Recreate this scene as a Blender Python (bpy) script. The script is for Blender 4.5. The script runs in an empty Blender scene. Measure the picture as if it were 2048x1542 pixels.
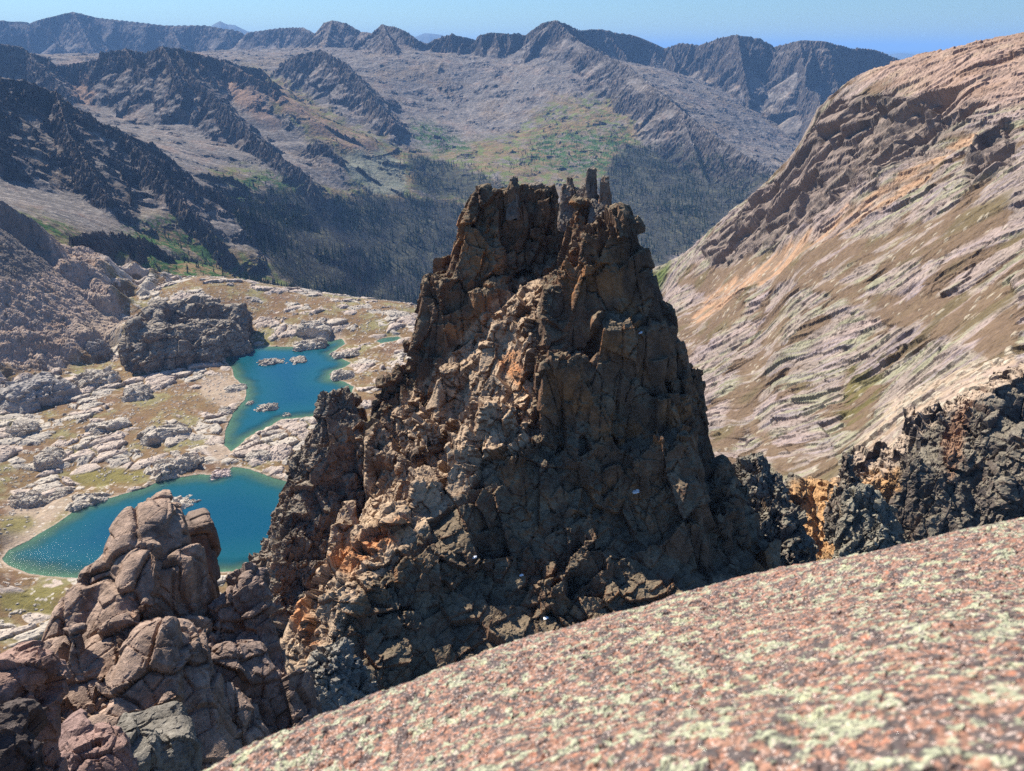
import bpy, math, time
import numpy as np
T0 = time.time()
rng = np.random.default_rng(7)
scene = bpy.context.scene
col = scene.collection

# ------------------------------------------------------------------ camera
FPX = 1480.0                       # focal length in pixels of the 2048 px wide photograph
PITCH = math.radians(24.4)
cam_d = bpy.data.cameras.new("camera")
cam = bpy.data.objects.new("camera", cam_d)
col.objects.link(cam)
cam.location = (0, 0, 0)
cam.rotation_euler = (math.radians(90) - PITCH, 0, 0)
cam_d.sensor_width = 36.0
cam_d.lens = 36.0 * FPX / 2048.0
cam_d.clip_start = 0.05
cam_d.clip_end = 200000.0
cam_d.dof.use_dof = True
cam_d.dof.focus_distance = 90.0
cam_d.dof.aperture_fstop = 9.0
scene.camera = cam

# ------------------------------------------------------------------ light
SUN_AZ = math.radians(-47.0)       # from +Y towards +X
SUN_EL = math.radians(43.5)
world = bpy.data.worlds.new("World")
scene.world = world
world.use_nodes = True
nt = world.node_tree
nt.nodes.clear()
sky = nt.nodes.new("ShaderNodeTexSky")
sky.sky_type = 'NISHITA'
sky.sun_disc = False
sky.sun_elevation = SUN_EL
sky.sun_rotation = SUN_AZ
sky.altitude = 900.0
sky.air_density = 1.3
sky.dust_density = 0.25
sky.ozone_density = 3.0
bg = nt.nodes.new("ShaderNodeBackground")
bg.inputs["Strength"].default_value = 0.052
wo = nt.nodes.new("ShaderNodeOutputWorld")
tint = nt.nodes.new("ShaderNodeMix"); tint.data_type = 'RGBA'; tint.blend_type = 'MULTIPLY'
tint.inputs[0].default_value = 1.0
tint.inputs[7].default_value = (.60, .86, 1.20, 1)
nt.links.new(sky.outputs[0], tint.inputs[6]); nt.links.new(tint.outputs[2], bg.inputs["Color"])
nt.links.new(bg.outputs[0], wo.inputs["Surface"])
sun_d = bpy.data.lights.new("sun", 'SUN')
sun_d.energy = 5.0
sun_d.angle = math.radians(0.5)
sun_d.color = (1.0, 0.95, 0.87)
sun = bpy.data.objects.new("sun", sun_d)
col.objects.link(sun)
sd = np.array([math.sin(SUN_AZ) * math.cos(SUN_EL), math.cos(SUN_AZ) * math.cos(SUN_EL), math.sin(SUN_EL)])
sun.rotation_euler = (math.pi / 2 - SUN_EL, 0, math.pi - SUN_AZ)
scene.view_settings.view_transform = 'Standard'
scene.view_settings.look = 'None'
scene.view_settings.exposure = 1.05
scene.view_settings.gamma = 1.0
scene.render.engine = 'CYCLES'
scene.cycles.use_denoising = False
scene.cycles.max_bounces = 5
scene.cycles.diffuse_bounces = 2
scene.cycles.glossy_bounces = 2
scene.cycles.transparent_max_bounces = 8
scene.cycles.volume_bounces = 0
scene.cycles.sample_clamp_direct = 6.0
scene.cycles.sample_clamp_indirect = 4.0

# ------------------------------------------------------------------ pixel <-> place
CP, SP = math.cos(PITCH), math.sin(PITCH)
def at(u, v, r):
    """point seen at photo pixel (u, v), r metres away measured horizontally"""
    x = (u - 1024.0) / FPX; y = (771.0 - v) / FPX
    d = np.array([x, CP + y * SP, -SP + y * CP])
    return d * (r / math.hypot(d[0], d[1]))
def atz(u, v, z):
    x = (u - 1024.0) / FPX; y = (771.0 - v) / FPX
    d = np.array([x, CP + y * SP, -SP + y * CP])
    return d * (z / d[2])
def proj(X, Y, Z):
    f = Y * CP - Z * SP
    up = Y * SP + Z * CP
    return 1024 + FPX * X / f, 771 - FPX * up / f

# ------------------------------------------------------------------ noise
def _h(ix, iy, iz, seed):
    h = ix.astype(np.uint32) * np.uint32(374761393) + iy.astype(np.uint32) * np.uint32(668265263) + iz.astype(np.uint32) * np.uint32(2147483629) + np.uint32((seed * 974634777) & 0xFFFFFFFF)
    h = (h ^ (h >> np.uint32(13))) * np.uint32(1274126177)
    h = (h ^ (h >> np.uint32(16))) * np.uint32(2246822519)
    return h ^ (h >> np.uint32(15))
def _f(h, k=0):
    h = h * np.uint32(2654435761 + 2 * k * 40503) + np.uint32(k * 97531)
    h = h ^ (h >> np.uint32(15))
    return h.astype(np.float32) * np.float32(1 / 4294967296.0)
Z0 = np.zeros(1, np.int32)
def vn2(x, y, seed=0):
    ix = np.floor(x); iy = np.floor(y)
    fx = (x - ix).astype(np.float32); fy = (y - iy).astype(np.float32)
    ix = ix.astype(np.int32); iy = iy.astype(np.int32)
    ux = fx * fx * fx * (fx * (fx * 6 - 15) + 10); uy = fy * fy * fy * (fy * (fy * 6 - 15) + 10)
    def g(a, b, dx, dy):
        an = _f(_h(a, b, Z0, seed)) * 6.2831853
        return np.cos(an) * dx + np.sin(an) * dy
    n00 = g(ix, iy, fx, fy); n10 = g(ix + 1, iy, fx - 1, fy)
    n01 = g(ix, iy + 1, fx, fy - 1); n11 = g(ix + 1, iy + 1, fx - 1, fy - 1)
    a = n00 + ux * (n10 - n00); b = n01 + ux * (n11 - n01)
    return (a + uy * (b - a)) * 1.5
def fbm2(x, y, oct=4, seed=0, gain=0.5, ridged=False):
    s = 0; a = 1.0; t = 0
    for o in range(oct):
        n = vn2(x, y, seed + o * 17)
        if ridged: n = 1 - 2 * np.abs(n) * 1.3
        s = s + a * n; t += a; a *= gain
        x, y = (x * 1.6 + y * 1.2) , (-x * 1.2 + y * 1.6)
    return s / t
def vn3(p, seed=0):
    x, y, z = p[:, 0], p[:, 1], p[:, 2]
    ix = np.floor(x); iy = np.floor(y); iz = np.floor(z)
    fx = (x - ix).astype(np.float32); fy = (y - iy).astype(np.float32); fz = (z - iz).astype(np.float32)
    ix = ix.astype(np.int32); iy = iy.astype(np.int32); iz = iz.astype(np.int32)
    ux = fx * fx * (3 - 2 * fx); uy = fy * fy * (3 - 2 * fy); uz = fz * fz * (3 - 2 * fz)
    r = 0
    for dx in (0, 1):
        for dy in (0, 1):
            for dz in (0, 1):
                w = (ux if dx else 1 - ux) * (uy if dy else 1 - uy) * (uz if dz else 1 - uz)
                r = r + w * (_f(_h(ix + dx, iy + dy, iz + dz, seed)) * 2 - 1)
    return r
def fbm3(p, oct=3, seed=0, gain=0.5):
    s = 0; a = 1.0; t = 0
    for o in range(oct):
        s = s + a * vn3(p, seed + 31 * o); t += a; a *= gain; p = p * 2.03 + 5.3
    return s / t
def cell2(x, y, seed=0):
    """jittered cells: returns (random value, tilted-plane value, edge distance)"""
    ix = np.floor(x).astype(np.int32); iy = np.floor(y).astype(np.int32)
    best = np.full(x.shape, 9e9, np.float32); sec = best.copy()
    val = np.zeros(x.shape, np.float32); til = val.copy()
    for dx in (-1, 0, 1):
        for dy in (-1, 0, 1):
            h = _h(ix + dx, iy + dy, Z0, seed)
            ax = (x - (ix + dx + 0.1 + 0.8 * _f(h, 1))).astype(np.float32)
            ay = (y - (iy + dy + 0.1 + 0.8 * _f(h, 2))).astype(np.float32)
            d = ax * ax + ay * ay
            m = d < best
            sec = np.where(m, best, np.minimum(sec, d))
            val = np.where(m, _f(h, 3), val)
            til = np.where(m, ax * (_f(h, 4) * 2 - 1) + ay * (_f(h, 5) * 2 - 1), til)
            best = np.where(m, d, best)
    return val * 2 - 1, til, np.sqrt(sec) - np.sqrt(best)
def cell3(p, seed=0):
    x, y, z = p[:, 0], p[:, 1], p[:, 2]
    ix = np.floor(x - 0.5).astype(np.int32); iy = np.floor(y - 0.5).astype(np.int32); iz = np.floor(z - 0.5).astype(np.int32)
    n = len(x)
    best = np.full(n, 9e9, np.float32); sec = best.copy()
    val = np.zeros(n, np.float32); til = val.copy()
    for dx in (0, 1):
        for dy in (0, 1):
            for dz in (0, 1):
                h = _h(ix + dx, iy + dy, iz + dz, seed)
                ax = (x - (ix + dx + 0.2 + 0.6 * _f(h, 1))).astype(np.float32)
                ay = (y - (iy + dy + 0.2 + 0.6 * _f(h, 2))).astype(np.float32)
                az = (z - (iz + dz + 0.2 + 0.6 * _f(h, 6))).astype(np.float32)
                d = ax * ax + ay * ay + az * az
                m = d < best
                sec = np.where(m, best, np.minimum(sec, d))
                val = np.where(m, _f(h, 3), val)
                til = np.where(m, ax * (_f(h, 4) * 2 - 1) + ay * (_f(h, 5) * 2 - 1) + az * (_f(h, 7) * 2 - 1), til)
                best = np.where(m, d, best)
    return val * 2 - 1, til, np.sqrt(sec) - np.sqrt(best)
def sstep(a, b, x):
    t = np.clip((x - a) / (b - a), 0, 1)
    return t * t * (3 - 2 * t)
def lerp(a, b, t):
    return a + (b - a) * t
def mixc(c, rgb, m):
    m = np.clip(m, 0, 1)[..., None]
    return c * (1 - m) + np.asarray(rgb, np.float32) * m

# ------------------------------------------------------------------ thin plate spline
class TPS:
    def __init__(s, pts, smooth=0.0):
        P = np.array(pts, float); s.P = P[:, :2]; n = len(P)
        s.sc = np.abs(P[:, :2]).max(); A = s.P / s.sc; s.A = A
        d = ((A[:, None] - A[None]) ** 2).sum(-1)
        K = 0.5 * d * np.log(d + 1e-12) + np.eye(n) * smooth
        Q = np.c_[np.ones(n), A]
        M = np.block([[K, Q], [Q.T, np.zeros((3, 3))]])
        w = np.linalg.lstsq(M, np.r_[P[:, 2], 0, 0, 0], rcond=None)[0]
        s.w, s.a = w[:n], w[n:]
    def __call__(s, x, y):
        x = x / s.sc; y = y / s.sc
        r = s.a[0] + s.a[1] * x + s.a[2] * y
        for (px, py), w in zip(s.A, s.w):
            d = (x - px) ** 2 + (y - py) ** 2
            r = r + (0.5 * w) * d * np.log(d + 1e-12)
        return r

# ------------------------------------------------------------------ masks traced in the photograph (where a ground cover lies)
MS = 4
def polymask(polys, blur=3):
    gx, gy = np.meshgrid((np.arange(-200, 2248, MS) + MS / 2), (np.arange(-100, 1700, MS) + MS / 2))
    m = np.zeros(gx.shape, bool)
    for poly in polys:
        ins = np.zeros(gx.shape, bool); n = len(poly)
        for i in range(n):
            x1, y1 = poly[i]; x2, y2 = poly[(i + 1) % n]
            if y1 == y2: continue
            c = ((y1 > gy) != (y2 > gy)) & (gx < (x2 - x1) * (gy - y1) / (y2 - y1) + x1)
            ins ^= c
        m |= ins
    m = m.astype(np.float32)
    for _ in range(blur):
        q = np.pad(m, 1, mode='edge')
        m = (q[:-2, 1:-1] + q[2:, 1:-1] + q[1:-1, :-2] + q[1:-1, 2:] + q[1:-1, 1:-1] * 2) / 6
    return m
def sample(m, u, v):
    x = np.clip((u + 200) / MS - 0.5, 0, m.shape[1] - 1.001); y = np.clip((v + 100) / MS - 0.5, 0, m.shape[0] - 1.001)
    x = np.nan_to_num(x); y = np.nan_to_num(y)
    ix = x.astype(int); iy = y.astype(int); fx = x - ix; fy = y - iy
    return (m[iy, ix] * (1 - fx) * (1 - fy) + m[iy, ix + 1] * fx * (1 - fy) + m[iy + 1, ix] * (1 - fx) * fy + m[iy + 1, ix + 1] * fx * fy).astype(np.float32)
def polydist(poly, X, Y):
    """signed distance to a polygon in the ground plane, positive inside"""
    d = np.full(X.shape, 1e12); ins = np.zeros(X.shape, bool); n = len(poly)
    for i in range(n):
        x1, y1 = poly[i][:2]; x2, y2 = poly[(i + 1) % n][:2]
        ex, ey = x2 - x1, y2 - y1
        t = np.clip(((X - x1) * ex + (Y - y1) * ey) / (ex * ex + ey * ey + 1e-9), 0, 1)
        d = np.minimum(d, (X - x1 - t * ex) ** 2 + (Y - y1 - t * ey) ** 2)
        if y1 != y2:
            ins ^= ((y1 > Y) != (y2 > Y)) & (X < (x2 - x1) * (Y - y1) / (y2 - y1) + x1)
    d = np.sqrt(d)
    return np.where(ins, d, -d)

# ------------------------------------------------------------------ meshes
def mesh_from(name, V, F, colr=None, extra=None, smooth=False):
    me = bpy.data.meshes.new(name)
    V = np.ascontiguousarray(V, np.float32); F = np.ascontiguousarray(F, np.int32)
    k = F.shape[1]
    me.vertices.add(len(V)); me.vertices.foreach_set("co", V.ravel())
    me.loops.add(F.size); me.loops.foreach_set("vertex_index", F.ravel())
    me.polygons.add(len(F))
    me.polygons.foreach_set("loop_start", np.arange(0, F.size, k, dtype=np.int32))
    me.update(calc_edges=True)
    me.polygons.foreach_set("use_smooth", np.full(len(F), smooth, bool))
    if colr is not None:
        a = me.color_attributes.new("tint", 'FLOAT_COLOR', 'POINT')
        c = np.ones((len(V), 4), np.float32); c[:, :3] = np.clip(colr.reshape(-1, 3), 0.004, 0.9)
        a.data.foreach_set("color", c.ravel())
    for kx, val in (extra or {}).items():
        a = me.attributes.new(kx, 'FLOAT', 'POINT')
        a.data.foreach_set("value", np.ascontiguousarray(val, np.float32).ravel())
    return me
def link(name, me, mat=None, parent=None, kind=None, label=None, cat=None, group=None, loc=None):
    o = bpy.data.objects.new(name, me); col.objects.link(o)
    if mat is not None and me is not None and not me.materials: me.materials.append(mat)
    if parent: o.parent = parent
    if loc is not None: o.location = loc
    if kind: o["kind"] = kind
    if label: o["label"] = label
    if cat: o["category"] = cat
    if group: o["group"] = group
    return o
def grid_faces(n, m, keep=None):
    i = np.arange(n - 1)[:, None] * m + np.arange(m - 1)[None]
    F = np.stack([i, i + 1, i + m + 1, i + m], -1).reshape(-1, 4)
    if keep is not None: F = F[keep.reshape(-1)]
    return F
def grid_normals(X, Y, Z):
    P = np.stack([X, Y, Z], -1)
    a = np.gradient(P, axis=0); b = np.gradient(P, axis=1)
    n = np.cross(b, a)
    n /= np.linalg.norm(n, axis=-1, keepdims=True) + 1e-12
    n *= np.sign(n[..., 2:3] + 1e-9)
    return n

# ------------------------------------------------------------------ materials
def nodes(name):
    m = bpy.data.materials.new(name); m.use_nodes = True
    t = m.node_tree; t.nodes.clear()
    o = t.nodes.new("ShaderNodeOutputMaterial")
    b = t.nodes.new("ShaderNodeBsdfPrincipled")
    t.links.new(b.outputs[0], o.inputs["Surface"])
    return m, t, b, o
def rock_mat(name, scales, var=0.35, bumps=(), rough=0.9, spec=0.15, crack=None, strata=None):
    """vertex tint x noise at several sizes (scales in metres), bump = [(size, depth)]"""
    m, t, b, o = nodes(name)
    L = t.links.new
    tc = t.nodes.new("ShaderNodeTexCoord")
    at_ = t.nodes.new("ShaderNodeAttribute"); at_.attribute_name = "tint"
    cur = at_.outputs["Color"]
    for i, s in enumerate(scales):
        n = t.nodes.new("ShaderNodeTexNoise"); n.inputs["Scale"].default_value = 1.0 / s
        n.inputs["Detail"].default_value = 5; n.inputs["Roughness"].default_value = 0.65
        L(tc.outputs["Object"], n.inputs["Vector"])
        mr = t.nodes.new("ShaderNodeMapRange")
        mr.inputs["From Min"].default_value = 0.3; mr.inputs["From Max"].default_value = 0.7
        mr.inputs["To Min"].default_value = 1 - var; mr.inputs["To Max"].default_value = 1 + var
        L(n.outputs["Fac"], mr.inputs["Value"])
        v = t.nodes.new("ShaderNodeVectorMath"); v.operation = 'SCALE'
        L(cur, v.inputs[0]); L(mr.outputs[0], v.inputs["Scale"])
        cur = v.outputs[0]
    if crack:
        cs, cw, cd = crack
        vo = t.nodes.new("ShaderNodeTexVoronoi"); vo.feature = 'DISTANCE_TO_EDGE'
        vo.inputs["Scale"].default_value = 1.0 / cs
        L(tc.outputs["Object"], vo.inputs["Vector"])
        mr = t.nodes.new("ShaderNodeMapRange"); mr.inputs["From Max"].default_value = cw
        mr.inputs["To Min"].default_value = cd
        L(vo.outputs["Distance"], mr.inputs["Value"])
        v = t.nodes.new("ShaderNodeVectorMath"); v.operation = 'SCALE'
        L(cur, v.inputs[0]); L(mr.outputs[0], v.inputs["Scale"]); cur = v.outputs[0]
    L(cur, b.inputs["Base Color"])
    b.inputs["Roughness"].default_value = rough
    b.inputs["Specular IOR Level"].default_value = spec
    nrm = None
    for i, (s, d) in enumerate(bumps):
        n = t.nodes.new("ShaderNodeTexNoise"); n.inputs["Scale"].default_value = 1.0 / s
        n.inputs["Detail"].default_value = 6; n.inputs["Roughness"].default_value = 0.7
        L(tc.outputs["Object"], n.inputs["Vector"])
        bp = t.nodes.new("ShaderNodeBump"); bp.inputs["Strength"].default_value = 1.0
        bp.inputs["Distance"].default_value = d
        L(n.outputs["Fac"], bp.inputs["Height"])
        if nrm is not None: L(nrm, bp.inputs["Normal"])
        nrm = bp.outputs[0]
    if nrm is not None: L(nrm, b.inputs["Normal"])
    return m
# ================================================================== SETTING
# ------------------------------------------------------------------ far mountains: ridges and valley
FOREST = [[(470,430),(500,395),(560,378),(640,398),(740,392),(830,398),(905,405),(1000,430),(960,560),(840,615),(700,598),(610,592),(560,545),(500,480)],
          [(815,318),(870,318),(940,345),(1010,372),(980,410),(830,385)],
          [(1235,300),(1330,290),(1420,300),(1500,340),(1545,352),(1440,450),(1330,530),(1285,540),(1240,470),(1190,380)]]
CLIFFP = [[(110,185),(60,160),(0,150),(0,300),(60,330),(200,400),(300,440),(420,470),(520,520),(560,500),(470,400),(350,340),(220,255)]]
base_pts = []
for u, v, r in [(300,480,1900),(450,500,2050),(600,560,2250),(800,600,2300),(600,450,2700),(800,450,2800),(480,400,2600),(700,380,3200),(900,380,3300),
                (1000,340,3500),(1100,300,3900),(1000,250,4400),(900,200,4900),(850,130,5300),(1000,140,5250),(1100,130,5200),(1200,260,4200),(700,300,3800),(600,220,4300),(560,170,4700),
                (1300,450,3000),(1300,530,2600),(1450,440,3100),(1560,345,4100),(1480,235,5100),(1400,170,5500),(1590,300,5000),(1150,380,3300),
                (100,400,1950),(250,450,1900),(0,390,1900),(350,500,1850),(200,490,1700),(400,560,1800),(100,450,1650),(0,470,1500),
                (150,230,3600),(250,250,3500),(350,270,3350),(450,330,3000),(500,370,2800),(620,370,2950),
                (520,110,7800),(620,110,7300),(800,110,5600),(740,100,5900),(200,140,7800),(60,140,8000),(400,130,7800),(1700,260,5500),(1850,200,5600),
                (780,260,4100),(850,300,3900),(650,340,3200)]:
    base_pts.append(at(u, v, r))
for u, r, z in [(200,1400,-430),(500,1450,-560),(800,1500,-640),(1024,1500,-660),(1200,1600,-700),(1400,1800,-720),(1600,2500,-700),(1800,3500,-650),(1800,1400,-600),(-200,1500,-300),(-200,3000,0),
                (0,12000,-500),(1024,12000,-700),(2048,12000,-700),(1024,8500,-500),(1500,8500,-700),(2000,8500,-700),(2200,3500,-600)]:
    p = at(u, 771, r); base_pts.append((p[0], p[1], z))
base_far = TPS(base_pts, 1e-5)

# (points (u, v, r)), cliff height, cliff slope, scree slope, rib strength, rib length, jag
RIDGES = [
 ([(-120,55,9200),(0,40,9000),(60,43,9000),(100,32,9000),(145,22,9000),(200,35,9000),(260,42,8900),(330,50,8800),(410,50,8700),(480,62,8600),(505,95,8500)], 420, 0.98, .6, .45, 260, 4.0),
 ([(145,22,9000),(170,70,8600),(190,110,8300)], 300, 1.00, .6, .4, 200, 4.0),
 ([(340,50,8800),(360,90,8400)], 300, 1.00, .6, .4, 200, 4.0),
 ([(495,64,8100),(560,55,8000),(605,54,7900),(632,68,7600),(650,45,7000),(665,40,6900),(690,45,6800),(722,63,6700),(745,66,6400),(765,48,6000),(800,56,5900),(830,75,5800),(852,86,5800)], 170, 1.01, .52, .35, 170, 4.0),
 ([(852,86,5800),(880,74,5800),(905,67,5750),(930,76,5750),(950,80,5750),(962,69,5700),(990,64,5700),(1020,66,5700),(1050,70,5700),(1062,61,5700),(1085,46,5650),(1110,39,5600),(1140,50,5700),(1165,66,5900)], 300, 1.50, .6, .5, 120, 7.0),
 ([(1150,60,6100),(1200,58,6250),(1260,68,6300),(1300,82,6300),(1330,96,6300)], 420, 1.25, .6, .4, 200, 4.5),
 ([(1330,96,6300),(1360,85,6250),(1400,89,6200),(1440,75,6100),(1475,68,6000),(1520,77,6000),(1550,93,6050)], 560, 1.48, .62, .5, 190, 4.0),
 ([(1550,93,6050),(1600,80,5900),(1650,82,5900),(1700,95,6000),(1750,98,6100),(1800,119,6200),(1900,140,6300)], 760, 1.33, .62, .5, 230, 4.0),
 ([(1475,68,6000),(1485,130,5700),(1500,200,5450)], 280, 1.50, .62, .4, 110, 4.0),
 ([(1600,82,5900),(1610,150,5600),(1640,240,5300)], 300, 1.50, .62, .4, 110, 4.0),
 ([(1400,89,6200),(1425,140,5900)], 220, 1.50, .6, .4, 110, 4.0),
 ([(765,48,6000),(785,90,5600),(805,135,5300)], 110, 1.01, .58, .4, 90, 3.0),
 ([(665,40,6900),(650,90,6300)], 150, 0.94, .55, .4, 90, 3.0),
 ([(1110,39,5600),(1155,80,5350),(1210,110,5050),(1255,130,4800),(1300,168,4500),(1360,218,4150),(1430,272,3850),(1500,315,3650),(1565,350,3550)], 190, 0.98, .64, .6, 210, 4.5),
 ([(1255,130,4800),(1265,200,4500),(1300,290,4150),(1345,380,3800)], 130, 0.94, .6, .6, 150, 4.0),
 ([(1360,218,4150),(1400,330,3700),(1440,420,3350)], 90, 0.86, .6, .6, 120, 3.0),
 ([(1180,190,4800),(1230,240,4500),(1270,280,4300)], 50, 0.86, .6, .6, 90, 3.0),
 ([(1062,61,5700),(1068,110,5480)], 160, 1.50, .6, .4, 80, 4.0),
 ([(990,64,5700),(1000,100,5520)], 110, 1.50, .6, .4, 80, 4.0),
 ([(545,152,4950),(565,125,4900),(590,110,4850),(640,98,4800),(690,125,4600),(722,162,4400),(752,202,4200),(785,238,4050)], 120, 1.17, .58, .55, 80, 5.0),
 ([(-150,75,4400),(0,86,4300),(40,92,4300),(60,105,4300),(90,112,4300),(112,130,4300),(160,124,4250),(197,118,4200),(205,104,4150),(250,97,4100),(292,105,4050),(325,91,4000),(350,98,4000),(400,108,4000),(440,118,4050),(480,130,4100),(520,136,4150),(548,168,4050)], 130, 1.33, .62, .5, 80, 6.0),
 ([(350,98,4000),(385,150,3750),(440,205,3480),(500,262,3230),(550,305,3050),(600,338,2930),(628,365,2860)], 125, 1.48, .62, .5, 70, 5.0),
 ([(250,97,4100),(292,150,3850),(330,205,3650)], 120, 1.48, .62, .5, 70, 5.0),
 ([(325,91,4000),(345,130,3800),(365,170,3650)], 90, 1.48, .62, .5, 70, 5.0),
 ([(50,100,4300),(95,145,4050),(135,188,3880)], 90, 1.25, .62, .5, 70, 5.0),
 ([(440,118,4050),(500,150,3900),(560,185,3800)], 50, 1.01, .5, .5, 70, 4.0),
 ([(560,240,3700),(640,285,3400),(720,305,3350),(820,330,3400)], 20, 0.80, .42, .4, 90, 2.0),
 ([(618,292,3330),(650,285,3280),(682,318,3200)], 60, 1.40, .5, .5, 50, 2.5),
 ([(-180,120,2650),(0,155,2500),(40,157,2500),(60,168,2490),(110,182,2480),(150,218,2450),(220,252,2400),(280,292,2350),(350,340,2280),(400,368,2240),(440,385,2200),(500,428,2160),(560,476,2150),(610,530,2150)], 150, 1.36, .6, .5, 60, 4.0),
 ([(110,182,2480),(135,260,2260),(175,330,2080),(215,395,1960)], 80, 1.25, .6, .5, 45, 3.0),
 ([(250,270,2380),(320,345,2180),(380,420,2030),(440,490,1930)], 85, 1.25, .6, .5, 45, 3.0),
 ([(0,155,2500),(-20,220,2250),(0,300,2080)], 100, 1.25, .6, .5, 45, 3.0),
 ([(150,470,1560),(240,470,1620),(310,490,1680),(250,520,1560)], 40, 1.25, .5, .5, 30, 1.5),
]
R3 = np.random.default_rng(44)
SPURS = []
for (pts, Hc, sc, st, ribs, rl, jag) in RIDGES:
    P = [at(*p) for p in pts]
    if Hc < 60: continue
    step = max(Hc * .9, 75)
    for a, b in zip(P[:-1], P[1:]):
        e = (b - a)[:2]; Ls = np.hypot(*e); e = e / Ls; nn = max(1, int(Ls / step + R3.uniform(-.3, .6)))
        for q in range(nn):
            for sd_ in (-1, 1):
                if R3.uniform() < .22: continue
                o = a + (b - a) * (q + R3.uniform(0, 1)) / nn
                dr = np.array([e[1], -e[0]]) * sd_ + e * R3.uniform(-.6, .6) * 1.0; dr /= np.hypot(*dr)
                if dr[1] > .75: continue
                Ln = R3.uniform(1.0, 2.6) * Hc; slp = R3.uniform(.55, .85)
                m1 = o + np.r_[dr * Ln * .45, -Ln * .45 * slp * 1.15]; t_ = dr + R3.uniform(-.5, .5) * np.array([-dr[1], dr[0]])
                m2 = m1 + np.r_[t_ * Ln * .55, -Ln * .55 * slp]
                SPURS.append(((o - [0, 0, 4], m1, m2), Hc * R3.uniform(.14, .3), Hc))
def spur_height(X, Y, H, gate=None):
    A0 = np.arctan2(X[0], Y[0]); Rr = np.hypot(X[:, 0], Y[:, 0]); out = H
    for k, ((p0, p1, p2), hc, Hc) in enumerate(SPURS):
        reach = Hc * 1.1
        az = [math.atan2(p[0], p[1]) for p in (p0, p1, p2)]; rr = [math.hypot(p[0], p[1]) for p in (p0, p1, p2)]
        da = reach / min(rr)
        i0, i1 = np.searchsorted(A0, [min(az) - da, max(az) + da]); j0, j1 = np.searchsorted(Rr, [min(rr) - reach, max(rr) + reach])
        if i1 - i0 < 2 or j1 - j0 < 2: continue
        x = X[j0:j1, i0:i1]; y = Y[j0:j1, i0:i1]
        wx = vn2(x / (Hc * .3), y / (Hc * .3), 400) * Hc * .07; wy = vn2(x / (Hc * .3) + 9, y / (Hc * .3), 401) * Hc * .07
        best = np.full(x.shape, -1e9)
        for a, b in ((p0, p1), (p1, p2)):
            ex, ey = b[0] - a[0], b[1] - a[1]; L2 = ex * ex + ey * ey
            t = np.clip(((x + wx - a[0]) * ex + (y + wy - a[1]) * ey) / L2, 0, 1)
            d = np.hypot(x + wx - a[0] - t * ex, y + wy - a[1] - t * ey)
            w = hc / 1.5
            best = np.maximum(best, a[2] + t * (b[2] - a[2]) - np.where(d < w, d * 1.5, hc + (d - w) * .78))
        out[j0:j1, i0:i1] = np.maximum(out[j0:j1, i0:i1], best)
    return out
def ridge_height(X, Y, H):
    xf, yf = X.ravel(), Y.ravel(); out = H.ravel().copy(); base = out.copy()
    for k, (pts, Hc, sc, st, ribs, rl, jag) in enumerate(RIDGES):
        P = [at(*p) for p in pts]
        reach = 1700.0 if Hc > 150 else 1000.0
        bx0 = min(p[0] for p in P) - reach; bx1 = max(p[0] for p in P) + reach
        by0 = min(p[1] for p in P) - reach; by1 = max(p[1] for p in P) + reach
        sel = np.nonzero((xf > bx0) & (xf < bx1) & (yf > by0) & (yf < by1))[0]
        if not len(sel): continue
        x = xf[sel]; y = yf[sel]
        wx = vn2(x / 140, y / 140, 900 + k) * 30; wy = vn2(x / 140 + 40, y / 140, 901 + k) * 30
        wd = 1.0
        best = np.full(len(sel), -1e9)
        s0 = 0.0
        for a, b in zip(P[:-1], P[1:]):
            ex, ey = b[0] - a[0], b[1] - a[1]; Ls = math.hypot(ex, ey)
            t = np.clip(((x - a[0]) * ex + (y - a[1]) * ey) / (Ls * Ls), 0, 1)
            dx = x - a[0] - t * ex; dy = y - a[1] - t * ey
            d = np.hypot(dx, dy)
            near = np.clip(d / 60, 0, 1)
            tt = np.clip(((x + wx * near - a[0]) * ex + (y + wy * near - a[1]) * ey) / (Ls * Ls), -.3, 1.3)
            side = np.sign(dx * ey - dy * ex)
            s = s0 + tt * Ls
            rib = vn2(s / rl, side * 7.7 + d / (rl * 3), 50 + k) + 0.35 * vn2(s / (rl * .45), side * 3.1 + d / (rl * 1.2), 80 + k)
            dd = d * (1 + np.clip(ribs * rib, -.45, 1) * near * (.25 + .75 * np.exp(-d / (2.2 * Hc))))
            dd = np.maximum(dd, 0)
            zc = a[2] + t * (b[2] - a[2]) + jag * vn2(s / (rl * .35), np.full_like(s, k * 3.3), 5) * (1 - near * .5)
            wc = Hc / sc * (1 + .5 * vn2(s / (rl * 1.3), side * 11.3, 60 + k))
            drop = np.where(dd < wc, dd * sc, wc * sc + (dd - wc) * st)
            far = np.maximum(drop - Hc - 160, 0); drop = drop - far * .12 + np.maximum(d - reach * .65, 0) * 1.2
            drop = drop + 6 * (1 - np.exp(-d / 15)) * 0
            best = np.maximum(best, zc - drop)
            s0 += Ls
        cur = out[sel]
        kk = 14.0
        out[sel] = np.maximum(cur, best) + kk * np.exp(-np.abs(cur - best) / kk) * .35 * (np.abs(cur - base[sel]) < 8)
    return out.reshape(X.shape)

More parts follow.
